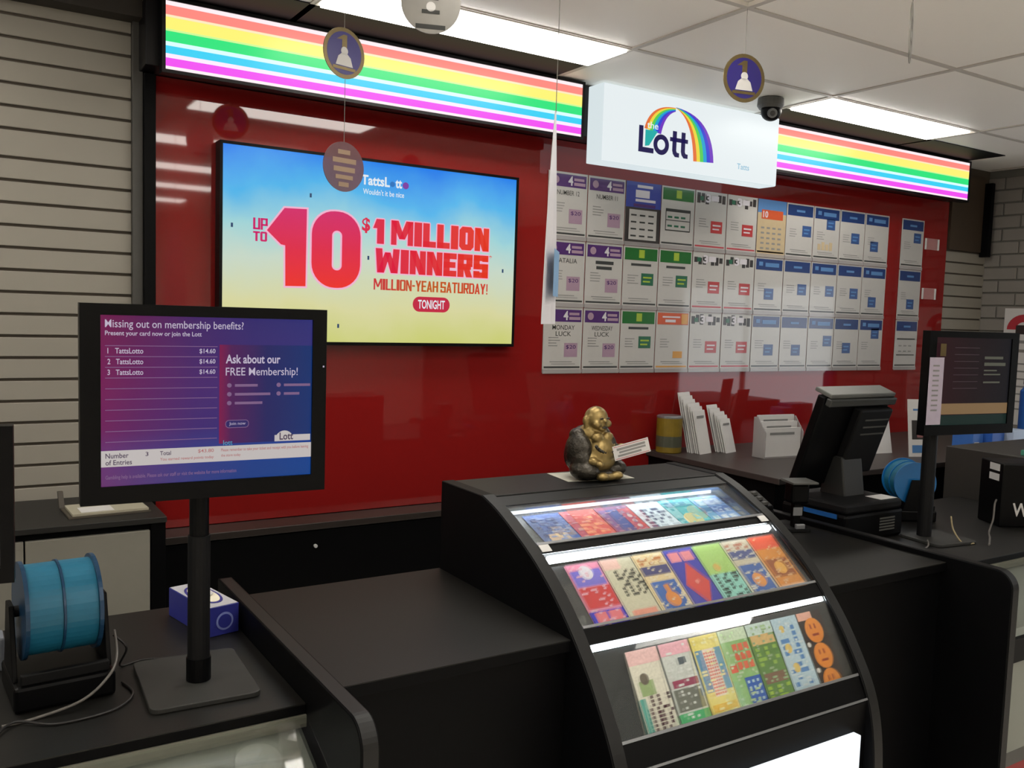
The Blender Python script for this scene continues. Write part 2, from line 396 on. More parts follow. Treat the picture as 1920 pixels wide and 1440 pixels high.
def tee(x):
    g = G(); g.prism([(lx(x+.016), lz(2.440)), (lx(x+.021), lz(2.424)), (lx(x+.034), lz(2.411)), (lx(x+.060), lz(2.411)), (lx(x+.060), lz(2.431)), (lx(x+.046), lz(2.432)), (lx(x+.041), lz(2.440)), (lx(x+.041), lz(2.530)), (lx(x+.016), lz(2.530))], 0.003, 0.004, 'z')
    g.box(lx(x), lz(2.481), 0.003, lx(x+.058), lz(2.500), 0.004); g.build('letter', NAVY, t)
tee(2.896); tee(2.951)
n_ = 32; oc = (lx(2.842), lz(2.457))
G().add([(oc[0]+.048*math.cos(6.2832*i/n_), oc[1]+.047*math.sin(6.2832*i/n_), 0.0045) for i in range(n_)]+[(oc[0]+.024*math.cos(6.2832*i/n_), oc[1]+.024*math.sin(6.2832*i/n_), 0.0045) for i in range(n_)],
        [(i, (i+1) % n_, n_+(i+1) % n_, n_+i) for i in range(n_)]).build('letter', NAVY, t)
# rainbow arcs: left limb (rises from behind the L) and right limb (falls to the baseline)
cols = [(240, 120, 60), (250, 225, 70), (90, 215, 90), (30, 170, 220), (60, 70, 220), (120, 60, 200)]
def limb(inner, outer, name, z, order=1):
    n = len(inner); k = len(cols)
    for j in range(k):
        a, b = (j/k, (j+1)/k)
        pi = [(p[0]+(q[0]-p[0])*a, p[1]+(q[1]-p[1])*a) for p, q in zip(inner, outer)]
        po = [(p[0]+(q[0]-p[0])*b, p[1]+(q[1]-p[1])*b) for p, q in zip(inner, outer)]
        gg = G()
        for i in range(n-1):
            gg.add([(*pi[i], z), (*pi[i+1], z), (*po[i+1], z), (*po[i], z)], [(0, 1, 2, 3)])
        c = cols[j] if order > 0 else cols[k-1-j]
        gg.build(name, glow('sign_band_%d%d%d' % c, c, LOTTBOX*0.95), t)
def bez(p0, p1, p2, n=14):
    return [((1-u)**2*p0[0]+2*u*(1-u)*p1[0]+u*u*p2[0], (1-u)**2*p0[1]+2*u*(1-u)*p1[1]+u*u*p2[1]) for u in [i/n for i in range(n+1)]]
S = lambda x, z: (lx(x), lz(z))
limb(bez(S(2.925, 2.636), S(3.035, 2.60), S(3.049, 2.405)), bez(S(2.925, 2.640), S(3.165, 2.63), S(3.182, 2.412)), 'rainbow_band', 0.003)
limb(bez(S(2.738, 2.520), S(2.77, 2.640), S(2.925, 2.637)), bez(S(2.840, 2.505), S(2.86, 2.60), S(2.925, 2.620)), 'rainbow_band', 0.002)
TEAL = glow('sign_teal', (40, 185, 180), LOTTBOX*0.9)
G().add([(*S(2.745, 2.515), 0.0025), (*S(2.82, 2.515), 0.0025), (*S(2.77, 2.445), 0.0025), (*S(2.745, 2.44), 0.0025)], [(0, 1, 2, 3)]).build('rainbow_band', TEAL, t)
text('word', 'the', LB, t, lx(2.752), lz(2.522), lx(2.82), lz(2.553), 0.005, bold=0.01)
text('word', 'Tatts', glow('sign_pale_blue', (150, 200, 225), LOTTBOX*0.95), t, lx(3.345), lz(2.402), lx(3.43), lz(2.430), 0.002, bold=0.01)

# ================================================================== TELEVISION
t = panel('television', 'wall mounted television showing UP TO 10 $1 MILLION WINNERS advert', 'television', (0.872, 3.44, 1.500))
TW, TH = 1.312, 0.756
g = G().box(0, 0, -0.058, TW, TH, -0.012)
g.box(0, 0, -0.012, TW, 0.013, 0.004).box(0, TH-0.011, -0.012, TW, TH, 0.004).box(0, 0.013, -0.012, 0.011, TH-0.011, 0.004).box(TW-0.011, 0.013, -0.012, TW, TH-0.011, 0.004)
g.build('bezel', BLKP, t)
m = ramp_glow('tv_sky', [(0.0, (208, 212, 122)), (0.2, (222, 220, 164)), (0.45, (205, 222, 205)), (0.62, (165, 218, 222)), (0.8, (80, 184, 240)), (1.0, (24, 128, 240))], 1, 0.0, TH, SCREEN*1.08, noise=0.34, nscale=2.6, rough=0.18)
G().box(0.011, 0.013, -0.012, TW-0.011, TH-0.011, 0.0).build('screen', m, t)
def vx(x): return x-0.872
def vz(z): return z-1.500
GR = ramp_glow('tv_red_text', [(0, (214, 28, 110)), (0.5, (232, 34, 70)), (1, (240, 60, 36))], 0, vx(1.0), vx(2.05), SCREEN)
GR10 = ramp_glow('tv_red_numeral', [(0, (250, 50, 40)), (0.5, (235, 38, 75)), (1, (222, 36, 110))], 1, vz(1.73), vz(2.03), SCREEN)
HAL = glow('tv_pale_halo', (255, 190, 220), SCREEN)
one = [(1.050, 1.938), (1.118, 2.028), (1.207, 2.031), (1.205, 1.731), (1.124, 1.729), (1.122, 1.885), (1.105, 1.888)]
def grow(poly, d):
    cx = sum(p[0] for p in poly)/len(poly); cz = sum(p[1] for p in poly)/len(poly)
    out = []
    n = len(poly)
    for i in range(n):
        a, b, c = Vector(poly[i-1]), Vector(poly[i]), Vector(poly[(i+1) % n])
        e1 = (b-a).normalized(); e2 = (c-b).normalized()
        n1 = Vector((-e1.y, e1.x)); n2 = Vector((-e2.y, e2.x))
        k = (n1+n2); k = k/max(k.length_squared/2, 0.25)
        out.append(tuple(b+k*d))
    return out
loc = lambda pl: [(vx(a), vz(b)) for a, b in pl]
def fan(poly, z):  # flat polygon, ngon
    return G().add([(p[0], p[1], z) for p in poly], [tuple(range(len(poly)))])
fan(loc(one), 0.003).build('numeral', GR10, t)
fan(loc(grow(one, 0.007)), 0.0022).build('numeral_outline', HAL, t)
def ring(x0, z0, x1, z1, ix0, iz0, ix1, iz1, r, ir, z):
    o = loc(rounded(x0, z0, x1, z1, r, 8)); i = loc(rounded(ix0, iz0, ix1, iz1, ir, 8)); n = len(o)
    return G().add([(*p, z) for p in o]+[(*p, z) for p in i], [(k, (k+1) % n, n+(k+1) % n, n+k) for k in range(n)])
ring(1.228, 1.730, 1.433, 2.033, 1.312, 1.800, 1.354, 1.957, 0.095, 0.02, 0.003).build('numeral', GR10, t)
ring(1.221, 1.723, 1.440, 2.040, 1.319, 1.807, 1.347, 1.950, 0.1, 0.014, 0.0022).build('numeral_outline', HAL, t)
block('letter', 'UP', GR, t, vx(0.997), vz(1.938), vx(1.053), vz(1.982), 0.0085, 0.003)
block('letter', 'TO', GR, t, vx(0.997), vz(1.894), vx(1.051), vz(1.931), 0.0085, 0.003)
text('letter', '$', GR, t, vx(1.438), vz(1.957), vx(1.474), vz(2.019), 0.003, bold=0.03)
text('letter', '*', GR, t, vx(2.040), vz(1.885), vx(2.055), vz(1.902), 0.003, bold=0.03)
block('letter', '1 MILLION', GR, t, vx(1.487), vz(1.918), vx(2.037), vz(2.018), 0.031, 0.003, 0.005, HAL)
block('letter', 'WINNERS', GR, t, vx(1.500), vz(1.801), vx(2.037), vz(1.900), 0.031, 0.003, 0.005, HAL)
block('letter', 'MILLION-YEAH SATURDAY!', ramp_glow('tv_orange_text', [(0, (215, 50, 60)), (0.5, (205, 95, 30)), (1, (220, 60, 45))], 0, vx(1.49), vx(2.04), SCREEN), t, vx(1.494), vz(1.730), vx(2.040), vz(1.776), 0.0085, 0.003)
TWH = glow('tv_white_text', (240, 248, 255), SCREEN)
G().prism(loc(rounded(1.674, 1.645, 1.850, 1.709, 0.031)), 0.001, 0.0022, 'z').build('button', glow('tv_button_red', (205, 40, 70), SCREEN), t)
text('lettering', 'TONIGHT', TWH, t, vx(1.698), vz(1.658), vx(1.826), vz(1.696), 0.003, bold=0.02)
text('lettering', 'TattsL', TWH, t, vx(1.432), vz(2.150), vx(1.557), vz(2.190), 0.003, bold=0.03)
text('lettering', 'tt', TWH, t, vx(1.582), vz(2.150), vx(1.612), vz(2.185), 0.003, bold=0.03)
G().disc(vx(1.569), vz(2.164), 0.002, 0.011).build('logo_ball', glow('tv_ball_blue', (40, 120, 200), SCREEN), t)
G().disc(vx(1.629), vz(2.164), 0.002, 0.014).build('logo_ball', glow('tv_ball_purple', (130, 60, 170), SCREEN), t)
text('lettering', "Wouldn't it be nice", TWH, t, vx(1.440), vz(2.113), vx(1.622), vz(2.136), 0.003, bold=0.01)
TDK = glow('tv_confetti_dark', (40, 70, 110), SCREEN)
rects('confetti', [(vx(a), vz(b), vx(a)+0.008, vz(b)+0.016) for a, b in ((1.218, 2.078), (0.914, 1.94), (1.465, 1.85), (2.11, 1.83), (1.34, 1.57))], TDK, t, 0.001)

# ================================================================== FLYERS ON THE RED PANEL
FW, FH = 0.226, 0.311
PAP = mat('flyer_paper_glossy', (174, 172, 169), 0.25, coat=0.6, noise=0.02)
PURP = mat('flyer_purple', (70, 38, 98), 0.25, coat=0.6)
GRN = mat('flyer_green', (27, 95, 39), 0.25, coat=0.6)
BLU = mat('flyer_blue', (29, 52, 103), 0.25, coat=0.6)
DRK = mat('flyer_dark_print', (50, 52, 52), 0.3, coat=0.5)
GRYT = mat('flyer_grey_print', (127, 127, 126), 0.3, coat=0.5)
LILA = mat('flyer_lilac_price', (150, 124, 143), 0.3, coat=0.5)
REDP = mat('flyer_red_price', (164, 52, 55), 0.3, coat=0.5)
GRNP = mat('flyer_green_price', (29, 91, 67), 0.3, coat=0.5)
BLUP = mat('flyer_blue_price', (50, 77, 127), 0.3, coat=0.5)
ORN = mat('flyer_orange', (183, 77, 41), 0.3, coat=0.5)
GLD = mat('flyer_gold', (189, 136, 58), 0.3, coat=0.5)
WPR = mat('flyer_white_print', (193, 189, 196), 0.3, coat=0.5)
LIME = mat('flyer_lime', (145, 170, 50), 0.3, coat=0.5)
SKY = mat('flyer_sky', (76, 119, 170), 0.3, coat=0.5)
TAN = mat('flyer_tan', (176, 158, 127), 0.3, coat=0.5)
ROYAL = mat('flyer_royal_blue', (39, 55, 143), 0.3, coat=0.5)
BPH = mat('flyer_photo_dark', (44, 40, 40), 0.3, coat=0.5)
CLR = mat('clear_acrylic_lip', (175, 170, 170), 0.1, coat=1.0, alpha=0.55, noise=0)
RED3 = mat('flyer_brick_red_rule', (170, 60, 70), 0.3, coat=0.5)
kinds = [['P', 'P', 'K', 'GT', 'R', 'R', 'C', 'B', 'BP', 'B', 'B', 'BQ'],
         ['P', 'P', 'G', 'G', 'R', 'R', 'B', 'B', 'B', 'B', 'B', 'B'],
         ['P', 'P', 'G', 'O', 'R', 'R', 'B', 'B', 'B', 'B', 'B', 'BT']]
titles = {(0, 0): 'NUMBER 12', (0, 1): 'NUMBER 11', (1, 0): 'NATALIA', (2, 0): 'MONDAY|LUCK', (2, 1): 'WEDNESDAY|LUCK'}
bprice = {(0, 7): (.135, .13), (0, 8): (.11, .185), (0, 9): (.105, .12), (0, 10): (.055, .085), (0, 11): (.125, .165), (1, 6): (.08, .08), (1, 7): (.12, .115), (1, 8): (.13, .115),
          (1, 9): (.12, .11), (1, 10): (.065, .065), (1, 11): (.09, .065), (2, 6): (.1, .085), (2, 7): (.095, .085), (2, 8): (.135, .14), (2, 9): (.08, .1), (2, 10): (.115, .19)}
rown = ['top', 'middle', 'bottom']
ordn = ['first', 'second', 'third', 'fourth', 'fifth', 'sixth', 'seventh', 'eighth', 'ninth', 'tenth', 'eleventh']
desc = {'P': 'purple-headed white flyer', 'K': 'royal blue poster with white results table', 'GT': 'green-headed flyer with printed table', 'R': 'photo-headed white flyer with red price square',
        'C': 'blue and red headed tan calendar flyer', 'B': 'blue-headed white flyer with blue price square', 'BP': 'blue-headed flyer with a small photo', 'BQ': 'blue-headed flyer with small print', 'G': 'green-headed white flyer with green price square',
        'O': 'orange-headed white flyer', 'BT': 'blue-headed flyer with a ruled table'}
for r in range(3):
    for c in range(12):
        k = kinds[r][c]
        x = 2.383 + 0.2320*c if c < 11 else 5.062
        z = 2.320 - 0.3165*r - FH
        if c == 11: lab = '%s alone at the brick-wall end of the %s row' % (desc[k], rown[r])
        else: lab = '%s, %s row, %s from the television' % (desc[k], rown[r], ordn[c])
        t = panel('flyer', lab, 'flyer', (x, 3.4935, z), group='flyers in rows on the red panel')
        G().box(0, 0, -0.003, FW, FH, 0).build('sheet', PAP, t)
        rr = random.Random(r*20+c)
        foot = {'P': DRK, 'G': DRK, 'GT': DRK, 'R': RED3, 'O': GLD, 'C': TAN}.get(k, DRK)
        if k != 'K': rects('footer_rule', [(0.008, 0.022, FW-0.008, 0.030)], foot, t, 0.0002)
        G().box(0.0, -0.004, 0.0005, FW, 0.016, 0.004).build('acrylic_lip', CLR, t)
        hb = FH-0.068
        if k == 'P':
            rects('header', [(0.008, hb, FW-0.008, FH-0.010)], PURP, t, 0.0002)
            text('lettering', '4', WPR, t, 0.112, hb+0.008, 0.140, FH-0.016, 0.0012, bold=0.03)
            rects('header_print', [(0.146, FH-0.036, 0.205, FH-0.024), (0.146, hb+0.010, 0.212, hb+0.024)], LILA, t, 0.0009)
            G().disc(0.042, hb+0.03, 0.0009, 0.018).build('header_badge', LILA, t)
            tt = titles.get((r, c))
            if tt:
                for i, s in enumerate(tt.split('|')): text('lettering', s, DRK, t, 0.05+0.02*i, 0.205-0.03*i, 0.18-0.02*i, 0.227-0.03*i, 0.0008, bold=0.003)
            else: rects('title_print', [(0.06, 0.21, 0.17, 0.226), (0.065, 0.185, 0.16, 0.2)], DRK, t, 0.0002)
            rects('price_box', [(0.122, 0.075, 0.200, 0.142)], LILA, t, 0.0002)
            text('lettering', '$20', PURP, t, 0.132, 0.112, 0.190, 0.132, 0.0014)
        elif k in ('G', 'GT'):
            rects('header', [(0.008, hb, FW-0.008, FH-0.008)], GRN, t, 0.0002)
            rects('header_badge', [(0.098, hb+0.012, 0.134, FH-0.016)], LIME, t, 0.0009)
            if k == 'G':
                rects('title_print', [(0.05, 0.215, 0.18, 0.227)], DRK, t, 0.0002)
                rects('price_box', [(0.118, 0.120, 0.198, 0.180)], GRNP, t, 0.0002)
                rects('price_print', [(0.130, 0.155, 0.186, 0.163), (0.130, 0.135, 0.176, 0.143)], LIME, t, 0.0009)
            else:
                rects('table_rules', [(0.03, 0.185, 0.2, 0.200), (0.03, 0.088, 0.2, 0.094), (0.03, 0.14, 0.2, 0.144), (0.03, 0.088, 0.034, 0.19), (0.196, 0.088, 0.2, 0.19)], DRK, t, 0.0002)
                rects('table_print', [(0.045+0.045*i, 0.108+0.045*j, 0.075+0.045*i, 0.118+0.045*j) for i in range(3) for j in range(2)], GRNP, t, 0.0002)
        elif k == 'R':
            rects('header_photo', [(0.010+0.03*i, hb+rr.uniform(0, .02), 0.034+0.03*i, FH-rr.uniform(0.008, .03)) for i in range(7) if i != 3], BPH, t, 0.0002)
            rects('header_print', [(0.030, hb+0.018, 0.055, hb+0.04)], GRNP, t, 0.0009)
            text('lettering', '3', WPR, t, 0.072, hb+0.010, 0.108, FH-0.014, 0.0014, bold=0.04)
            rects('header_cards', [(0.112, hb+0.02, 0.165, FH-0.02)], WPR, t, 0.0009)
            rects('price_box', [(0.115, 0.098, 0.198, 0.160)], REDP, t, 0.0002)
            rects('price_print', [(0.128, 0.134, 0.186, 0.142), (0.128, 0.115, 0.176, 0.122)], WPR, t, 0.0009)
        elif k == 'K':
            rects('border', [(0, 0.0, FW, 0.186), ], BPH, t, 0.0002)
            rects('header', [(0, 0.186, FW, FH)], ROYAL, t, 0.0002)
            rects('header_print', [(0.07, 0.283, 0.17, 0.297), (0.06, 0.235, 0.150, 0.272), (0.06, 0.215, 0.19, 0.228)], WPR, t, 0.0009)
            rects('purple_band', [(0.05, 0.19, 0.19, 0.204)], PURP, t, 0.0009)
            rects('table', [(0.024, 0.028, FW-0.024, 0.175)], PAP, t, 0.0009)
            rects('table_print', [(0.035+0.056*i, 0.042+0.034*j, 0.07+0.056*i, 0.050+0.034*j) for i in range(3) for j in range(4)], DRK, t, 0.0018)
        elif k == 'O':
            rects('header', [(0.008, hb, FW-0.008, FH-0.008)], ORN, t, 0.0002)
            rects('header_print', [(0.04, hb+0.035, 0.16, hb+0.043), (0.06, hb+0.012, 0.13, hb+0.026)], WPR, t, 0.0009)
            rects('header_gold', [(0.17, hb+0.004, FW-0.012, FH-0.012)], GLD, t, 0.0009)
            rects('price_box', [(0.120, 0.070, 0.185, 0.105)], GLD, t, 0.0002)
        elif k == 'C':
            rects('header', [(0, 0.238, FW, FH)], SKY, t, 0.0002)
            rects('body', [(0, 0.0, FW, 0.238)], TAN, t, 0.0002)
            rects('red_title', [(0.03, 0.205, 0.2, 0.255)], ORN, t, 0.0009)
            text('lettering', '10', WPR, t, 0.04, 0.212, 0.08, 0.248, 0.0018, bold=0.03)
            rects('table_print', [(0.03+0.045*i, 0.04+0.028*j, 0.055+0.045*i, 0.05+0.028*j) for i in range(4) for j in range(5)], GRYT, t, 0.0009)
        else:
            rects('header', [(0.008, hb, FW-0.008, FH-0.008)], BLU, t, 0.0002)
            rects('header_print', [(0.08, hb+0.022, 0.15, hb+0.034)] if c % 2 else [(0.03, hb+0.022, 0.06, hb+0.044), (0.08, hb+0.018, 0.19, hb+0.04)], SKY, t, 0.0009)
            if k == 'BT':
                rects('table_rules', [(0.02, 0.188, 0.205, 0.196), (0.02, 0.088, 0.205, 0.094)], DRK, t, 0.0002)
                rects('table_print', [(0.04+0.05*i, 0.11+0.035*j, 0.07+0.05*i, 0.118+0.035*j) for i in range(3) for j in range(2)], GRYT, t, 0.0002)
            else:
                px, pz = bprice.get((r, c), (.12, .12))
                rects('price_box', [(px, pz, px+0.075, pz+0.062)], BLUP, t, 0.0002)
                rects('price_print', [(px+0.012, pz+0.036, px+0.06, pz+0.044), (px+0.012, pz+0.016, px+0.05, pz+0.024)], SKY, t, 0.0009)
            if k == 'BP': rects('small_photo', [(0.04+0.034*i, 0.065, 0.066+0.034*i, 0.1+0.012*(i % 2)) for i in range(4)], [TAN, BPH][0], t, 0.0002)
        if k not in ('K', 'C', 'GT', 'BT'):
            rects('text_lines', [(0.03, 0.165-0.013*i, 0.03+rr.uniform(0.045, 0.07), 0.169-0.013*i) for i in range(4)] + [(0.04, 0.05, 0.17, 0.054), (0.05, 0.040, 0.19, 0.043)], GRYT, t, 0.0002)
# empty acrylic holders at the end of the rows
for i, z in enumerate((2.144, 1.827)):
    t = panel('acrylic_holder', 'empty clear acrylic holder with white tabs on the red panel, %s of the two' % ('upper' if i == 0 else 'lower'), 'holder', (5.31, 3.4955, z))
    G().box(0, 0, -0.003, 0.15, 0.072, -0.0005).build('back_plate', mat('clear_acrylic', (230, 180, 180), 0.05, alpha=0.25, noise=0), t)
    for x in (0.0, 0.135): G().box(x, 0, -0.0005, x+0.014, 0.07, 0.004).build('tab', PAPER, t)

# ================================================================== BACK CABINETS
# white cabinet in front of the slat wall
t = thing('storage_cabinet', 'white fronted cabinet with black top against the slat wall', 'cabinet', (0, 0, 0))
G().box(-0.9, 3.06, 0.928, 0.613, 3.498, 0.947).build('top', mat('cabinet_top_charcoal', (28, 27, 25), 0.5), t, bevel=0.002)
G().box(0.565, 3.07, 0.0, 0.611, 3.497, 0.928).build('end_panel', BLACK, t, bevel=0.002)
G().box(-0.9, 3.085, 0.0, 0.565, 3.497, 0.927).build('body', BLACK, t)
for a, b in ((-0.75, 0.196), (0.201, 0.561)):
    G().box(a, 3.066, 0.06, b, 3.084, 0.905).build('door', WHITE, t, bevel=0.0015)
# low black cupboard under the red panel
t = thing('low_cupboard', 'low black cupboard with a round lock under the red panel', 'cupboard')
G().box(0.655, 3.36, 0.772, 3.03, 3.499, 0.799).build('top', mat('cupboard_top', (44, 38, 35), 0.35), t, bevel=0.002)
G().box(0.655, 3.385, 0.0, 3.03, 3.499, 0.771).build('body', BLACK, t)
for a, b in ((0.657, 1.84), (1.844, 3.028)):
    G().box(a, 3.372, 0.05, b, 3.384, 0.765).build('door', BLACK, t, bevel=0.0015)
G().cyl((1.236, 3.371, 0.705), (1.236, 3.360, 0.705), 0.007).build('lock', mat('lock_bright', (190, 190, 190), 0.4, metal=0.2), t)
# return bench behind the terminal
t = thing('back_bench', 'dark brown topped bench along the red panel holding leaflets', 'bench')
G().box(3.05, 2.62, 0.945, 5.98, 3.498, 0.972).build('top', mat('bench_top_brown', (54, 47, 45), 0.45, noise=0.1, nscale=60), t, bevel=0.003)
G().box(3.07, 2.66, 0.0, 5.97, 3.497, 0.944).build('body', BLACK, t)

# ================================================================== MAIN COUNTER
def counter(x0, x1, px0, px1, label):
    t = thing('service_counter', label, 'counter')
    wt = G().box(x0, 1.63, 0.872, x1, 2.285, 0.8975).build('worktop', BLACK, t, bevel=0.001)
    G().box(x0+0.0005, 1.6305, 0.8976, x1-0.0005, 2.2845, 0.900).build('laminate_sheet', TOPM, wt)
    G().box(x0, 1.65, 0.02, x1, 1.68, 0.871).build('front_panel', BLACK, t)
    G().box(x0+0.01, 2.24, 0.02, x1-0.01, 2.27, 0.871).build('back_panel', BLACK, t)
    r = 0.055
    prof = [(2.40, 0.0), (2.40, 0.918)]
    prof += [(1.418+r-r*math.sin(R(a)), 0.918-r+r*math.cos(R(a))) for a in range(0, 91, 10)]
    prof += [(1.420, 0.0)]
    ep = G().prism(prof, px0, px1, 'x').build('end_panel', BLACK, t, bevel=0.003, seg=2)
    e = 0.0012
    p2 = [(2.39, 0.9185)] + [(1.418+r-(r+e)*math.sin(R(a)), 0.918-r+(r+e)*math.cos(R(a))) for a in range(0, 91, 10)] + [(1.4168, 0.3)]
    p1 = [(2.39, 0.915)] + [(1.418+r-(r-.003)*math.sin(R(a)), 0.918-r+(r-.003)*math.cos(R(a))) for a in range(0, 91, 10)] + [(1.423, 0.3)]
    G().prism(p2+p1[::-1], px0+0.004, px1-0.004, 'x').build('edge_band', EDGE, ep)
counter(0.648, 1.219, 0.610, 0.647, 'black counter section with charcoal top between tissue box and ticket case')
counter(2.126, 2.705, 2.706, 2.745, 'black counter section with charcoal top between ticket case and payment terminal')

# side desks with sloping glass display fronts
TRAYW = mat('display_tray_white', (127, 130, 123), 0.5, noise=0.04, nscale=6)
GLASS = mat('clear_glass', (235, 245, 240), 0.02, trans=1.0, noise=0, alpha=0.35)
DESKT = mat('desk_top_charcoal', (16, 15, 13), 0.45, noise=0.12, nscale=120, bump=0.05)
def side_desk(x0, x1, label):
    t = thing('display_desk', label, 'desk')
    dt = G().box(x0, 1.70, 0.828, x1, 2.425, 0.8475).build('desktop', BLACK, t, bevel=0.001)
    G().box(x0+0.0005, 1.7005, 0.8476, x1-0.0005, 2.4245, 0.850).build('laminate_sheet', DESKT, dt)
    G().box(x0, 1.695, 0.803, x1, 1.715, 0.8275).build('trim_strip', mat('tray_trim_olive', (110, 109, 98), 0.35), t)
    G().box(x0+0.01, 1.73, 0.0, x1-0.01, 2.41, 0.827).build('cabinet', BLACK, t)
    G().prism([(1.728, 0.790), (1.728, 0.802), (1.462, 0.690), (1.462, 0.678)], x0+0.012, x1-0.012, 'x').build('display_tray', TRAYW, t)
    G().prism([(1.694, 0.822), (1.694, 0.827), (1.452, 0.727), (1.452, 0.722)], x0, x1, 'x').build('glass_pane', GLASS, t)
    G().box(x0, 1.445, 0.615, x1, 1.461, 0.690).build('front_rail', BLKM, t)
    G().box(x0, 1.462, 0.31, x1, 1.475, 0.6145).build('front_board', TRAYW, t)
    G().box(x0, 1.470, 0.255, x1, 1.72, 0.309).build('lower_rail', GRYP, t)
    G().box(x0, 1.50, 0.0, x1, 1.72, 0.254).build('kick_board', mat('kick_board_red', (150, 40, 44), 0.5), t)
    return t
side_desk(-0.9, 0.609, 'charcoal desk with sloping glass tray, between slat wall and counter end')
side_desk(2.746, 4.06, 'charcoal desk with sloping glass tray under the payment terminal')
tag(G().disc(0, 0, 0, 0.045, h=0.002).build('round_mat', mat('round_mat_grey', (150, 152, 146), 0.6)), 'round grey mat lying in the white glass-fronted tray', 'mat')
o = bpy.data.objects['round_mat']; o.location = (0.500, 1.655, 0.7725); o.rotation_euler = (math.atan2(0.112, 0.266), 0, 0)

# ================================================================== SCRATCH TICKET CASE
CX0, CX1 = 1.22, 2.125
prof = [(2.057, 1.158), (1.99, 1.138), (1.932, 1.113), (1.823, 1.060), (1.733, 1.001), (1.672, 0.950), (1.629, 0.909), (1.567, 0.840), (1.513, 0.763), (1.462, 0.679), (1.435, 0.60), (1.42, 0.50), (1.415, 0.35), (1.415, 0.02)]
# smooth the outline a little (Chaikin)
def chaikin(p, n=2):
    for _ in range(n):
        q = [p[0]]
        for a, b in zip(p[:-1], p[1:]):
            q += [(a[0]*.75+b[0]*.25, a[1]*.75+b[1]*.25), (a[0]*.25+b[0]*.75, a[1]*.25+b[1]*.75)]
        p = q+[p[-1]]
    return p
PC = chaikin(prof)
case = thing('ticket_display_case', 'curved black display case of scratch tickets standing in the counter', 'display case')
CASEP = mat('case_side_charcoal', (7, 7, 9), 0.5, noise=0.12, nscale=150, spec=0.14)
for a, b in ((CX0, CX0+0.04), (CX1-0.04, CX1)):
    G().prism([(2.288, 1.158)] + PC[:-1] + [(1.415, 0.02), (2.288, 0.02)], a, b, 'x').build('side_panel', CASEP, case, bevel=0.002, seg=1)
    # edge band that follows the curve
    band = [p for p in PC if p[1] > 0.3]
    inn = [(p[0]+0.004, p[1]-0.004) for p in band]; out = [(p[0]-0.0012, p[1]+0.0012) for p in band]
    G().prism(out+inn[::-1], a+0.003, b-0.003, 'x').build('edge_band', EDGE, case)
G().box(CX0+0.041, 2.05, 1.130, CX1-0.041, 2.286, 1.156).build('top', EDGE, case, bevel=0.002)
G().box(CX0+0.041, 2.27, 0.02, CX1-0.041, 2.286, 1.129).build('back_panel', BLACK, case)
A, B = CX0+0.041, CX1-0.041
DARKG = mat('case_inner_grey', (30, 33, 36), 0.4)
SILV = mat('case_silver_trim', (150, 152, 156), 0.3, metal=0.7)
LEDM = glow('led_strip', (240, 248, 255), LED)
INW = mat('case_inner_white', (222, 226, 230), 0.4)
def bar(y0, z0, y1, z1, th, name, m, x0=A, x1=B, off=0.0):
    """board lying between two points of the profile, thickness th inwards"""
    d = Vector((y1-y0, z1-z0)).normalized(); n = Vector((-d.y, d.x))
    if n.y < 0: n = -n
    p = [(y0+n.x*off, z0+n.y*off), (y1+n.x*off, z1+n.y*off), (y1+n.x*(off-th), z1+n.y*(off-th)), (y0+n.x*(off-th), z0+n.y*(off-th))]
    return G().prism(p, x0, x1, 'x').build(name, m, case)
# rails across the curve
bar(2.048, 1.152, 2.000, 1.138, 0.02, 'rail', EDGE)
bar(1.845, 1.066, 1.817, 1.050, 0.014, 'rail', BLKP)
bar(1.640, 0.914, 1.611, 0.886, 0.014, 'rail', BLKP)
bar(1.483, 0.700, 1.452, 0.640, 0.02, 'rail', BLKP)
bar(1.850, 1.0705, 1.843, 1.0665, 0.004, 'rail_trim', SILV, off=0.002)
bar(1.6445, 0.920, 1.640, 0.9155, 0.004, 'rail_trim', SILV, off=0.002)
bar(1.486, 0.7065, 1.483, 0.7005, 0.004, 'rail_trim', SILV, off=0.002)
bar(1.453, 0.650, 1.4505, 0.645, 0.004, 'rail_trim', SILV, off=0.002)
# boards that the tickets lie on
bar(1.845, 1.022, 2.045, 1.097, 0.006, 'ticket_board', DARKG)
bar(1.640, 0.890, 1.802, 1.0197, 0.006, 'ticket_board', DARKG)
bar(1.486, 0.673, 1.604, 0.8687, 0.006, 'ticket_board', DARKG)
# LED strips under each rail and the white back of the top tier
G().box(A+0.02, 2.046, 1.098, B-0.02, 2.0495, 1.128).build('white_back', INW, case)
G().box(A+0.03, 2.028, 1.116, B-0.02, 2.044, 1.128).build('led_strip', glow('led_strip_top', (240, 248, 255), 16.0), case)
for xa in (A+0.001, B-0.031):
    bar(1.842, 1.0655, 1.822, 1.0535, 0.002, 'corner_clip', PAPER, xa, xa+0.03, off=0.0032)
bar(1.8165, 1.0425, 1.806, 1.034, 0.013, 'led_strip', LEDM, A+0.012, B-0.008)
bar(1.6105, 0.8835, 1.605, 0.8745, 0.013, 'led_strip', LEDM, A+0.012, B-0.008)
# glass panes
bar(2.004, 1.139, 1.850, 1.070, 0.003, 'glass_pane', GLASS)
bar(1.816, 1.052, 1.645, 0.920, 0.003, 'glass_pane', GLASS)
bar(1.610, 0.888, 1.487, 0.706, 0.003, 'glass_pane', GLASS)
# lower front with the light box
G().box(A, 1.452, 0.02, B, 1.47, 0.640).build('lower_front', BLACK, case)
G().box(1.30, 1.428, 0.10, 2.035, 1.4515, 0.568).build('light_box', glow('case_light_box', (236, 244, 248), 1.3), case, bevel=0.002)

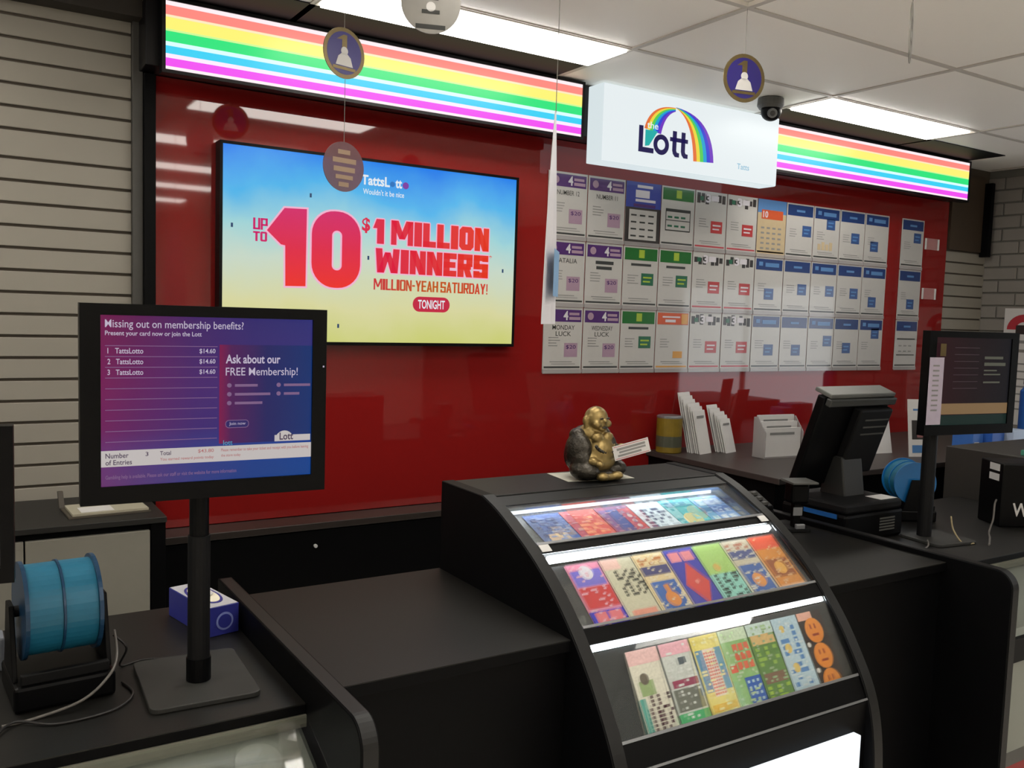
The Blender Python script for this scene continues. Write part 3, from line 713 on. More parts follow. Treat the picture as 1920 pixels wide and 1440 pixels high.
# ------------------------------------------------------------------ scratch tickets
def C(rgb): return mat('ticket_%d_%d_%d' % rgb, rgb, 0.5, noise=0.3, nscale=170, spec=0.3)
def dashes(seed, x0, y0, x1, y1, nx, ny, fill=0.75):
    rr = random.Random(seed); out = []
    dx, dy = (x1-x0)/nx, (y1-y0)/ny
    for j in range(ny):
        i = 0
        while i < nx:
            if rr.random() < fill:
                L = 2 if rr.random() < 0.35 and i < nx-1 else 1
                out.append((x0+i*dx+dx*.07, y0+j*dy+dy*.15, x0+(i+L)*dx-dx*.07, y0+(j+1)*dy-dy*.15)); i += L
            i += 1
    return out
def ticket(label, tier, x, wd, ln, base, prints):
    """prints: list of (part name, colour, shapes); shapes are u,v boxes in 0..1 or ('disc',u,v,r) / ('dia',u,v,ru,rv)"""
    (y0, z0), (y1, z1) = tier
    d = Vector((y1-y0, z1-z0)).normalized(); n = Vector((-d.y, d.x))
    t = thing('scratch_ticket', label, 'ticket', (x, y0+n.x*0.0006, z0+n.y*0.0006), (math.atan2(d.y, d.x), 0, 0), 'scratch tickets in the display case')
    G().box(0, 0, 0, wd, ln, 0.0012).build('card', C(base), t)
    names = [p[0] for p in prints]
    if not {'crossword', 'red_diamond', 'orange_face'} & set(names):
        hi = tuple(min(245, int(v*0.6+95)) for v in base)
        prints = prints + [('fine_print', hi, dashes(len(label)*7+int(x*1000), .06, .04, .94, .97, 9, 26, .16))]
    for i, (nm, c, sh) in enumerate(prints):
        g = G(); z = 0.0012+0.0004*i
        for s in sh:
            if s[0] == 'disc': g.disc(s[1]*wd, s[2]*ln, z, s[3]*wd, n=18, h=0.0004)
            elif s[0] == 'dia': g.prism([(s[1]*wd, (s[2]-s[4])*ln), ((s[1]+s[3])*wd, s[2]*ln), (s[1]*wd, (s[2]+s[4])*ln), ((s[1]-s[3])*wd, s[2]*ln)], z, z+0.0004, 'z')
            else: g.box(s[0]*wd, s[1]*ln, z, s[2]*wd, s[3]*ln, z+0.0004)
        o = g.build(nm, C(c), t)
        if len(sh) > 3: o['kind'] = 'stuff'
T1 = ((1.848, 1.0240), (2.035, 1.0941)); T2 = ((1.641, 0.8915), (1.800, 1.0188)); T3 = ((1.4868, 0.675), (1.603, 0.8676))
def grid(x0, y0, x1, y1, nx, ny, f=0.7):
    dx, dy = (x1-x0)/nx, (y1-y0)/ny
    return [(x0+i*dx, y0+j*dy, x0+(i+f)*dx, y0+(j+f)*dy) for i in range(nx) for j in range(ny)]
w1, L1 = 0.112, 0.196
top_row = [
    ('blue scratch ticket with tan patch in the top tier', (52, 84, 150), [('tan_patch', (214, 180, 130), [(.2, .30, .75, .52)]), ('white_base', (190, 214, 240), [(0, 0, 1, .07)]), ('print', (34, 52, 110), dashes(1, .1, .45, .9, .9, 6, 5))]),
    ('pinkish red scratch ticket in the top tier beside the tan-patched one', (196, 70, 62), [('print', (226, 150, 110), dashes(2, .08, .15, .92, .85, 6, 8, .5)), ('pink_base', (240, 150, 140), [(0, 0, 1, .1)])]),
    ('red and blue scratch ticket in the top tier', (120, 62, 96), [('blue_panel', (52, 70, 140), [(.05, .3, .6, .92)]), ('red_panel', (190, 60, 60), [(.62, .1, .98, .92)]), ('white_dots', (230, 200, 190), [('disc', .8, .2+.13*i, .07) for i in range(5)]), ('red_base', (220, 80, 70), [(0, .02, 1, .16)])]),
    ('white scratch ticket with black crossword in the top tier', (206, 220, 235), [('crossword', (44, 58, 96), dashes(4, .08, .2, .92, .85, 7, 8)), ('pink_base', (235, 180, 200), [(.3, .0, 1, .1)])]),
    ('teal scratch ticket with golden centre in the top tier', (60, 170, 175), [('gold_centre', (226, 196, 110), [('disc', .5, .45, .28)]), ('green_base', (130, 210, 150), [(0, 0, 1, .18)]), ('print', (40, 120, 150), [(.1, .8, .9, .92)])]),
    ('pale blue scratch ticket with white blocks in the top tier', (120, 160, 215), [('white_blocks', (220, 232, 245), grid(.1, .1, .95, .5, 3, 3)), ('navy_band', (60, 90, 160), [(0, .55, 1, .7)]), ('print', (200, 216, 240), [(.1, .75, .9, .92)])])]
for i, (lab, base, pr) in enumerate(top_row): ticket(lab, T1, 1.335+0.1225*i, 0.119, L1, base, pr)
w2, L2 = 0.1085, 0.2005
mid_row = [
    ('pink and blue scratch ticket with red middle and two pink squares, middle tier', (232, 140, 170), [('blue_burst', (120, 110, 210), [(.05, .66, .95, .9)]), ('white_burst', (232, 225, 250), [('disc', .5, .86, .2)]), ('red_middle', (206, 50, 56), [(.05, .34, .98, .64)]), ('blue_base', (52, 48, 196), [(0, 0, 1, .3)]), ('pink_squares', (238, 120, 130), [(.12, .13, .46, .28), (.52, .13, .9, .28), (.2, .01, .85, .1)])]),
    ('cream scratch ticket with black crossword in the middle tier', (206, 200, 176), [('pink_head', (240, 190, 180), [(0, .84, .55, 1)]), ('crossword', (34, 36, 34), dashes(12, .25, .42, 1, .82, 7, 8)), ('pink_base', (232, 150, 130), [(.15, .04, .9, .22)])]),
    ('scratch ticket with golden title and blue star panel beside the cream crossword', (232, 205, 160), [('title', (190, 120, 70), dashes(13, .1, .82, .9, .94, 5, 2, .8)), ('navy_band', (70, 70, 120), [(.05, .66, .95, .8)]), ('blue_panel', (56, 100, 176), [(.1, .1, .9, .56)]), ('orange_figure', (222, 140, 70), [('disc', .52, .28, .22), (.44, .36, .6, .5)]), ('mint_base', (180, 230, 190), [(0, 0, 1, .08)])]),
    ('navy scratch ticket with a large red diamond', (60, 62, 170), [('pink_squares', (232, 140, 150), [(.1, .8, .46, .95), (.52, .8, .9, .95)]), ('red_diamond', (208, 74, 70), [('dia', .52, .44, .4, .34)]), ('diamond_core', (236, 150, 140), [('disc', .52, .46, .06)]), ('blue_base', (50, 40, 220), [(.05, .02, .4, .14), (.6, .02, .95, .12)])]),
    ('green to teal scratch ticket with black crossword, middle tier', (150, 212, 200), [('green_head', (170, 206, 120), [(0, .52, 1, 1)]), ('figure', (214, 180, 100), [('disc', .4, .62, .12)]), ('crossword', (30, 40, 40), dashes(15, .12, .08, .95, .52, 7, 8))]),
    ('scratch ticket with brown title band and blue star panel, next to the orange ticket', (206, 196, 176), [('title', (176, 110, 90), dashes(16, .08, .84, .92, .95, 5, 2, .8)), ('navy_band', (80, 90, 140), [(.05, .68, .95, .82)]), ('blue_panel', (64, 100, 170), [(.08, .12, .92, .58)]), ('orange_figure', (226, 150, 80), [('disc', .5, .32, .22)]), ('mint_base', (176, 236, 190), [(0, 0, 1, .1)])]),
    ('orange and brown scratch ticket at the end of the middle tier', (214, 140, 60), [('red_head', (232, 90, 60), [(0, .78, 1, 1)]), ('brown_panel', (150, 84, 44), [(.08, .3, .92, .6)]), ('gold_core', (230, 170, 80), [('disc', .5, .45, .2)]), ('pink_base', (244, 190, 160), [(0, 0, 1, .16)])])]
for i, (lab, base, pr) in enumerate(mid_row): ticket(lab, T2, 1.312+0.1085*i, 0.1045, L2, base, pr)
low_row = [
    ('pink topped scratch ticket with maroon crossword in the lower tier', (220, 214, 200), [('pink_head', (240, 190, 190), [(0, .84, 1, 1)]), ('green_patch', (150, 170, 120), [(.15, .5, .6, .66)]), ('dark_photo', (110, 100, 90), [('disc', .35, .68, .14)]), ('teal_strip', (90, 160, 150), [(.02, .1, .2, .48)]), ('crossword', (70, 28, 44), dashes(21, .24, .12, .98, .5, 7, 9))]),
    ('scratch ticket with pink header and maroon and green bands in the lower tier', (205, 208, 205), [('pink_head', (244, 176, 190), [(0, .86, 1, 1)]), ('title', (80, 90, 100), [(.5, .74, .75, .82)]), ('maroon_band', (150, 60, 90), [(.1, .5, .95, .58)]), ('grey_photo', (110, 112, 104), [(.05, .24, .95, .48)]), ('green_base', (70, 170, 110), [(0, 0, 1, .22)])]),
    ('yellow scratch ticket with red dotted grid column', (236, 214, 120), [('blue_sides', (88, 140, 180), [(.05, .36, .3, .84), (.72, .36, .96, .84)]), ('dotted_panel', (240, 214, 200), [(.3, .3, .72, .84)]), ('red_dots', (214, 84, 66), grid(.32, .32, .72, .82, 5, 14, .6)), ('gold_base', (226, 180, 40), [(.08, .03, .92, .1), (.08, .14, .92, .22)])]),
    ('green scratch ticket with red squares and blue number grid', (150, 196, 130), [('pale_head', (210, 232, 200), [(0, .86, 1, 1)]), ('red_squares', (228, 110, 80), grid(.35, .52, .98, .84, 3, 3, .8)), ('red_square', (226, 90, 70), [(.06, .5, .3, .6)]), ('blue_panel', (40, 96, 190), [(.42, .05, .98, .42)]), ('number_marks', (190, 220, 245), grid(.48, .07, .98, .42, 3, 5, .45)), ('blue_patch', (60, 130, 210), [(.05, .03, .36, .1)])]),
    ('dark green scratch ticket with lime blocks, pale at the top', (96, 140, 70), [('pale_head', (206, 226, 220), [(0, .86, 1, 1)]), ('orange_head', (226, 190, 130), [(.05, .74, .95, .86)]), ('lime_marks', (150, 190, 80), dashes(25, .08, .48, .92, .72, 5, 4)), ('brown_band', (130, 100, 80), [(.08, .28, .92, .4)]), ('lime_base', (160, 200, 70), dashes(26, .05, .04, .95, .26, 5, 4, .8))]),
    ('pale blue and white scratch ticket with yellow dots', (190, 214, 232), [('blue_scribble', (90, 140, 200), dashes(27, .1, .15, .8, .9, 4, 10, .7)), ('yellow_dots', (236, 200, 120), [('disc', .3, .62, .13), ('disc', .35, .38, .13), ('disc', .3, .86, .1)]), ('blue_base', (90, 170, 230), [(0, 0, 1, .1)])]),
    ('black scratch ticket with three orange round faces', (44, 30, 28), [('pink_head', (240, 176, 160), [(0, .9, .6, 1)]), ('orange_face', (238, 140, 50), [('disc', .5, .76, .36), ('disc', .5, .44, .36), ('disc', .5, .12, .36)]), ('face_marks', (150, 60, 30), [(.36, .78, .42, .84), (.54, .78, .6, .84), (.36, .69, .64, .72), (.36, .46, .42, .52), (.54, .46, .6, .52), (.36, .37, .64, .4), (.36, .14, .42, .2), (.54, .14, .6, .2), (.36, .05, .64, .08)]), ('white_star', (226, 220, 220), [('disc', .08, .6, .07), ('disc', .08, .28, .07)])])]
xs = [1.352, 1.454, 1.556, 1.652, 1.752, 1.850, 1.950]; ws = [0.096, 0.096, 0.094, 0.096, 0.094, 0.096, 0.094]
for i, (lab, base, pr) in enumerate(low_row): ticket(lab, T3, xs[i], ws[i], 0.212, base, pr)

# ================================================================== LEFT MONITOR ON ITS POLE
def monitor_shell(t, W, H, sx0, sy0, sx1, sy1, depth=0.05):
    g = G()
    g.box(-W/2, -H/2, -depth*0.55, W/2, H/2, -0.008)
    g.box(-W/2, -H/2, -0.008, W/2, sy0, 0.006).box(-W/2, sy1, -0.008, W/2, H/2, 0.006).box(-W/2, sy0, -0.008, sx0, sy1, 0.006).box(sx1, sy0, -0.008, W/2, sy1, 0.006)
    g.build('bezel', BLKP, t)
    G().prism([(-W/2+0.04, -H/2+0.04), (W/2-0.04, -H/2+0.04), (W/2-0.04, H/2-0.04), (-W/2+0.04, H/2-0.04)], -depth, -depth*0.55, 'z').build('back_cover', BLKM, t, bevel=0.006)
t = panel('customer_monitor', 'black pole-mounted monitor showing a purple membership screen above the tissue box', 'monitor', (0.446, 1.82, 1.4545), yaw=-2.5)
MW, MH = 0.470, 0.381
sx0, sx1, sy0, sy1 = -0.1995, 0.2055, -0.1565, 0.1690
monitor_shell(t, MW, MH, sx0, sy0, sx1, sy1)
m = ramp_glow('membership_screen', [(0, (150, 16, 74)), (0.14, (126, 22, 88)), (0.42, (74, 40, 122)), (0.7, (36, 50, 136)), (1, (14, 60, 150))], 0, sx0, sx1, SCREEN*0.95,
              second=(1, sy0, sy1, [(0, (0, 74, 140)), (0.18, (0, 72, 150)), (0.34, (60, 36, 110)), (0.6, (80, 30, 100)), (1, (62, 26, 84))], 0.5), rough=0.2)
scr = G().box(sx0, sy0, -0.008, sx1, sy1, 0.0).build('screen', m, t)
SW, SH = sx1-sx0, sy1-sy0
fx = lambda u: sx0+u*SW
fy = lambda v: sy1-v*SH
MT = glow('monitor_white_text', (226, 214, 238), SCREEN*0.75)
ML = glow('monitor_soft_line', (170, 130, 180), SCREEN*0.55)
def mtext(sx, u0, v0, u1, v1, mm=MT, bold=0.012): text('lettering', sx, mm, t, fx(u0), fy(v1), fx(u1), fy(v0), 0.0012, bold=bold)
mtext('Missing out on membership benefits?', .02, .025, .65, .085, bold=0.004)
mtext('Present your card now or join the Lott', .02, .09, .45, .125)
for i in range(10):
    v = .175+.0625*i
    rects('row_line', [(fx(.02), fy(v+.004), fx(.525), fy(v))], ML, t, 0.0004)
for i in range(3):
    v = .19+.0625*i
    mtext('%d   TattsLotto' % (i+1), .03, v, .185, v+.032); mtext('$14.60', .44, v, .515, v+.032)
pinkp = ramp_glow('offer_panel', [(0, (170, 24, 100)), (0.12, (108, 36, 116)), (0.5, (48, 48, 130)), (1, (16, 66, 150))], 0, fx(.535), fx(1.0), SCREEN*0.55, rough=0.2)
rects('offer_panel', [(fx(.535), fy(.775), fx(1.0), fy(.165))], pinkp, t, 0.0002)
mtext('Ask about our', .565, .225, .835, .28, bold=0.02)
mtext('FREE Membership!', .565, .305, .925, .37, bold=0.004)
for i, (u, v, L) in enumerate(((.57, .40, .14), (.57, .455, .22), (.57, .51, .17), (.815, .40, .17), (.815, .455, .1))):
    G().disc(fx(u+.013), fy(v+.015), 0.0006, 0.0045, n=12).build('bullet', ML, t)
    rects('bullet_text', [(fx(u+.04), fy(v+.024), fx(u+.04+L*.8), fy(v+.008))], ML, t, 0.0006)
G().prism([(a, b) for a, b in rounded(fx(.565), fy(.68), fx(.68), fy(.63), 0.007)], 0.0005, 0.0009, 'z').build('button', ML, t)
G().prism([(a, b) for a, b in rounded(fx(.568), fy(.676), fx(.677), fy(.634), 0.006)], 0.0009, 0.0012, 'z').build('button_face', glow('button_violet', (64, 50, 140), SCREEN*0.5), t)
text('lettering', 'Join now', MT, t, fx(.583), fy(.667), fx(.663), fy(.643), 0.0016)
WB = glow('monitor_white_bar', (222, 214, 212), SCREEN*0.8)
rects('white_bar', [(fx(0), fy(.885), fx(1.0), fy(.79))], WB, t, 0.0004)
DT = glow('monitor_dark_text', (90, 70, 100), SCREEN*0.7); RT = glow('monitor_red_text', (200, 130, 130), SCREEN*0.8)
mtext('Number', .02, .805, .12, .835, DT); mtext('of Entries', .02, .845, .135, .875, DT); mtext('3', .195, .805, .208, .83, DT)
mtext('Total', .26, .805, .31, .83, DT); mtext('$43.80', .435, .803, .51, .828, RT); mtext('You earned reward points today', .26, .845, .51, .868, RT)
mtext('Please remember to take your ticket and receipt with you before leaving', .545, .805, .985, .83, RT); mtext('the store today', .545, .84, .64, .862, RT)
mtext('Gambling help is available. Please ask our staff or visit the website for more information', .02, .935, .62, .965, ML)
G().prism([(fx(.86)+0.02*math.cos(R(a)), fy(.775)+0.022*math.sin(R(a))) for a in range(0, 181, 15)], 0.0006, 0.0011, 'z').build('logo_arc', WB, t)
rects('logo_strip', [(fx(.81), fy(.775), fx(.995), fy(.735))], WB, t, 0.0006)
text('lettering', 'Lott', DT, t, fx(.835), fy(.767), fx(.905), fy(.72), 0.0016, bold=0.02)
text('lettering', 'lott', glow('logo_cyan', (90, 180, 220), SCREEN*.7), t, fx(.555), fy(.785), fx(.60), fy(.755), 0.0016, bold=0.01)
rects('status_light', [(MW/2-0.008, 0.07, MW/2-0.005, 0.0735)], MT, t, 0.0065)
# stand parts (local y up, z to the front)
zb = 0.85-1.4545
G().cyl((-0.006, -0.06, -0.075), (-0.006, zb+0.30, -0.075), 0.0195, n=20).build('upper_pole', BLKP, t, smooth=False)
G().cyl((-0.006, zb+0.32, -0.075), (-0.006, zb+0.06, -0.075), 0.0225, n=20).build('lower_pole', BLKM, t)
G().cyl((-0.006, zb+0.06, -0.075), (-0.006, zb+0.012, -0.075), 0.025, n=20).build('collar', BLKP, t)
G().box(-0.04, -0.08, -0.074, 0.03, 0.06, -0.05).build('mount_bracket', BLKM, t, bevel=0.004)
bp = G()
bp.prism([(x, z) for x, z in rounded(-0.117, -0.228, 0.098, 0.042, 0.018)], zb+0.0002, zb+0.011, 'y')
bp.build('base_plate', mat('dusty_steel_plate', (39, 39, 37), 0.55, noise=0.25, nscale=14), t, bevel=0.002)

# second monitor at the desk's far end
t = panel('dark_monitor', 'switched-off black monitor beside the blue roll holder', 'monitor', (-0.13, 1.70, 1.309), yaw=-6)
monitor_shell(t, 0.45, 0.262, -0.205, -0.105, 0.205, 0.113)
G().box(-0.205, -0.105, -0.008, 0.205, 0.113, 0.0).build('screen', mat('dark_screen', (16, 18, 26), 0.12, noise=0), t)
zb2 = 0.85-1.309
G().cyl((0, -0.08, -0.075), (0, zb2+0.01, -0.075), 0.02).build('pole', BLKP, t)
G().box(-0.05, -0.08, -0.08, 0.05, 0.0, -0.045).build('mount_bracket', BLKM, t)
G().prism([(x, z) for x, z in rounded(-0.11, -0.19, 0.11, 0.05, 0.02)], zb2+0.0003, zb2+0.011, 'y').build('base_plate', MATS['dusty_steel_plate'], t)

# ================================================================== BLUE ROLL HOLDER, TISSUES, CABLES
BLUEROLL = mat('blue_roll_plastic', (28, 102, 132), 0.4, noise=0.12, nscale=30)
DBLUE = mat('dark_blue_flange', (24, 58, 88), 0.3)
def roll_holder(label, loc, rotz, sc=1.0, FL=None):
    FL = FL or DBLUE
    t = thing('roll_holder', label, 'roll holder', loc, (0, 0, R(rotz)))
    t.scale = (sc, sc, sc)
    cz = 0.185
    for a, b in ((-0.066, -0.003), (0.003, 0.066)):
        r = G().cyl((a, 0, cz), (b, 0, cz), 0.096, n=48).build('blue_roll', BLUEROLL, t)
    for x in (-0.075, -0.003, 0.066):
        G().cyl((x+0.0005, 0, cz), (x+(0.005 if x == -0.003 else 0.0085), 0, cz), 0.1 if x == -0.003 else 0.104, n=48).build('flange', FL, t)
    G().cyl((-0.095, 0, cz), (0.095, 0, cz), 0.012).build('spindle', BLKM, t)
    G().box(-0.098, -0.105, 0.0, 0.098, 0.09, 0.055).build('base', BLKP, t, bevel=0.008)
    for x in (-0.096, 0.086):
        G().prism([(-0.07, 0.054), (0.06, 0.054), (0.025, cz+0.02), (-0.025, cz+0.02)], x, x+0.010, 'x').build('cheek', BLKP, t, bevel=0.002)
    G().box(-0.085, -0.100, 0.0555, 0.085, -0.085, 0.078).build('front_lip', BLKM, t, bevel=0.003)
    return t
roll_holder('black holder with two bright blue rolls beside the pole-mounted monitor', (0.188, 2.01, 0.8505), 4, 0.94)
tag(G().box(0.075, 2.05, 1.0, 0.105, 2.11, 1.075).build('power_adapter', mat('grey_blue_plastic', (110, 114, 122), 0.5), bevel=0.006), 'small grey adapter standing on the desk behind the blue roll holder', 'adapter')
o = bpy.data.objects['power_adapter']
# stands on the desk behind the holder
o.location = (-0.005, 0.10, -0.1495)
t = thing('tissue_box', 'blue tissue box with white oval top beside the monitor pole', 'tissue box', (0.522, 2.150, 0.8505), (0, 0, R(12)))
NAVB = mat('tissue_box_navy', (42, 46, 128), 0.4)
G().box(0, 0, 0, 0.082, 0.215, 0.072).build('carton', NAVB, t, bevel=0.0015)
rects('white_top', [(0.002, 0.002, 0.080, 0.213)], mat('tissue_box_white', (176, 176, 183), 0.5), t, 0.0722, 0.0006)
G().disc(0.040, 0.105, 0.073, 0.034, 0.08, h=0.0006).build('oval_ring', NAVB, t)
G().disc(0.040, 0.105, 0.0738, 0.028, 0.07, h=0.0006).build('oval_window', mat('tissue_cream', (226, 220, 200), 0.6), t)
G().lathe([(0.020, 0), (0.022, 0.004), (0.012, 0.012), (0.002, 0.016)], (0.040, 0.10, 0.0745), 14).build('tissue', PAPER, t)
G().cyl((0.045, -0.0012, 0.034), (0.045, -0.0003, 0.034), 0.022, n=24).build('round_badge', mat('tissue_badge', (120, 130, 190), 0.5), t)
G().cyl((0.045, -0.0022, 0.034), (0.045, -0.0013, 0.034), 0.017, n=24).build('badge_centre', NAVB, t)
G().add([(-0.0006, 0.01, 0.070), (-0.0006, 0.10, 0.070), (-0.0006, 0.10, 0.050), (-0.0006, 0.04, 0.03)], [(0, 1, 2, 3)]).build('white_flash', MATS['tissue_box_white'], t)
def spline(pts, n=10):
    out = []
    P = [Vector(p) for p in pts]; P = [P[0]]+P+[P[-1]]
    for i in range(1, len(P)-2):
        a, b, c, d = P[i-1:i+3]
        for k in range(n):
            u = k/n
            out.append(0.5*((2*b)+(c-a)*u+(2*a-5*b+4*c-d)*u*u+(3*b-a-3*c+d)*u**3))
    out.append(P[-2]); return out
CABM = mat('black_cable', (30, 28, 28), 0.45)
CABG = mat('grey_cable', (96, 92, 88), 0.5)
def cable(label, pts, r, m, cat='cable'):
    tag(G().tube(spline(pts), r).build('cable', m), label, cat)
zc = 0.8535
cable('black cable curling from the blue rolls to the monitor pole', [(0.300, 2.05, 0.93), (0.325, 2.04, 0.90), (0.315, 2.06, zc+.002), (0.36, 2.075, zc), (0.405, 2.06, zc), (0.43, 2.00, zc), (0.437, 1.93, zc+.013)], 0.0025, CABM)
cable('grey lead draped in front of the roll holder', [(0.298, 2.02, 0.95), (0.292, 1.95, 0.92), (0.27, 1.90, 0.90), (0.22, 1.88, 0.868), (0.14, 1.87, zc), (0.08, 1.86, zc)], 0.0028, CABG)
cable('black lead looping across the desk below the roll holder', [(0.305, 1.97, zc), (0.315, 1.90, zc), (0.27, 1.84, zc), (0.17, 1.825, zc), (0.10, 1.86, zc+.004), (0.06, 1.80, zc)], 0.0025, CABM)
# open notepad on the white cabinet
t = thing('notepad', 'open cream notepad with dark cover lying on the cabinet top', 'notepad', (0.33, 3.14, 0.9475), (0, 0, R(3)))
G().box(0, 0, 0, 0.25, 0.17, 0.006).build('cover', mat('notepad_cover', (72, 66, 56), 0.6), t)
G().box(0.012, 0.008, 0.0062, 0.245, 0.165, 0.013).build('pages', mat('notepad_page', (156, 151, 133), 0.6), t)
rects('loose_sheet', [(0.04, 0.02, 0.14, 0.10)], PAPER, t, 0.0135)
G().prism([(0.155, 0.006), (0.172, 0.006), (0.205, 0.055), (0.190, 0.055)], -0.004, 0.012, 'x').build('spine_clip', mat('notepad_cover_dark', (58, 52, 44), 0.6), t)

# ================================================================== FIGURINE ON THE CASE
tag(G().box(-0.115, -0.07, 0, 0.115, 0.07, 0.0012).build('paper_sheet', mat('cream_paper', (176, 174, 162), 0.6)), 'cream paper sheet lying under the seated figurine', 'paper')
o = bpy.data.objects['paper_sheet']; o.location = (1.685, 2.185, 1.1568); o.rotation_euler = (0, 0, R(-8))
def fused(ells, vox):
    g = G()
    for e in ells: g.ell(e[:3], e[3:6], 18, 12)
    me = g.mesh('tmp', PAPER); ob = bpy.data.objects.new('tmp', me); COL.objects.link(ob)
    md = ob.modifiers.new('r', 'REMESH'); md.mode = 'VOXEL'; md.voxel_size = vox
    sm = ob.modifiers.new('s', 'SMOOTH'); sm.iterations = 4; sm.factor = 0.5
    dg = bpy.context.evaluated_depsgraph_get()
    out = bpy.data.meshes.new_from_object(ob.evaluated_get(dg))
    bpy.data.objects.remove(ob)
    out.materials.clear(); out.polygons.foreach_set('use_smooth', [True]*len(out.polygons))
    return out
GOLD = mat('antique_gold', (138, 118, 74), 0.38, metal=0.7, noise=0.5, nscale=55)
BRNZ = mat('dark_bronze', (58, 54, 48), 0.33, metal=0.65, noise=0.6, nscale=120, bump=1.0)
t = thing('buddha_figurine', 'seated bronze and gold laughing buddha figurine on the ticket case', 'figurine', (1.672, 2.165, 1.1582), (0, 0, R(6)))
body = fused([(0, 0.004, 0.078, .070, .058, .062), (0, -0.006, 0.060, .078, .066, .052), (0, 0.0, 0.135, .050, .040, .034), (0, -0.008, 0.152, .022, .020, .018),
              (0, -0.012, 0.182, .037, .037, .038), (0, -0.020, 0.172, .033, .032, .026), (0, -0.050, 0.178, .008, .010, .007), (-.022, -.040, .168, .014, .012, .012), (.022, -.040, .168, .014, .012, .012), (0, -.040, .155, .016, .012, .009),
              (-.039, -.006, .176, .007, .010, .016), (.039, -.006, .176, .007, .010, .016), (-.038, -.008, .160, .006, .007, .009), (.038, -.008, .160, .006, .007, .009),
              (0, -0.040, 0.085, .046, .036, .044), (-.02, -.044, .128, .022, .016, .016), (.02, -.044, .128, .022, .016, .016),
              (.056, -.050, .092, .017, .028, .014), (.052, -.074, .100, .012, .014, .011), (-.05, -.05, .06, .016, .026, .014), (-.035, -.072, .052, .012, .014, .010)], 0.0032)
body.materials.append(GOLD); link('body', body, t)
robe = fused([(0, 0.034, 0.070, .078, .042, .066), (-.056, 0.0, 0.085, .036, .050, .056), (.056, 0.004, 0.085, .034, .046, .054), (-.05, .012, .130, .026, .030, .024), (.05, .012, .130, .026, .030, .024), (0, .034, .130, .048, .028, .028),
              (-.058, -.030, .030, .042, .050, .030), (.058, -.030, .030, .042, .050, .030), (0, -.020, .018, .082, .062, .018), (-.064, -.02, .06, .026, .036, .04), (.066, -.014, .06, .024, .034, .04)], 0.0034)
robe.materials.append(BRNZ); link('robe', robe, t)
feet = fused([(-.030, -.082, .016, .020, .018, .013), (.030, -.082, .016, .020, .018, .013), (0, -.076, .012, .05, .016, .011)], 0.003)
feet.materials.append(GOLD); link('feet', feet, t)
for x in (-0.013, 0.013): G().ell((x, -0.0515, 0.186), (0.007, 0.003, 0.003), 10, 6).build('eye', BRNZ, t)
G().ell((0, -0.0525, 0.1585), (0.011, 0.003, 0.004), 10, 6).build('mouth', BRNZ, t)
bd = G()
for k in range(14):
    a = R(200+140*k/13)
    bd.ell((0.045*math.cos(a), -0.058-0.012*math.sin(a)*-1+0.0, 0.115+0.03*math.sin(a)), (0.0055, 0.0055, 0.0055), 8, 6)
o = bd.build('bead_string', BRNZ, t, smooth=True); o['kind'] = 'stuff'
t = panel('printed_card', 'small white printed card held by the figurine', 'card', (1.752, 2.075, 1.253), yaw=-22)
t.rotation_euler = (R(88), R(-15), R(-20))
G().box(-0.058, -0.022, -0.0008, 0.058, 0.022, 0.0008).build('card', PAPER, t)
rects('border_line', [(-.054, -.019, .054, -.0175), (-.054, .0175, .054, .019)], REDP, t, 0.0009, 0.0003)
rects('print', [(-.046, .006, .046, .013), (-.040, -.003, .046, .003), (-.046, -.013, .030, -.007)], GRYT, t, 0.0009, 0.0003)

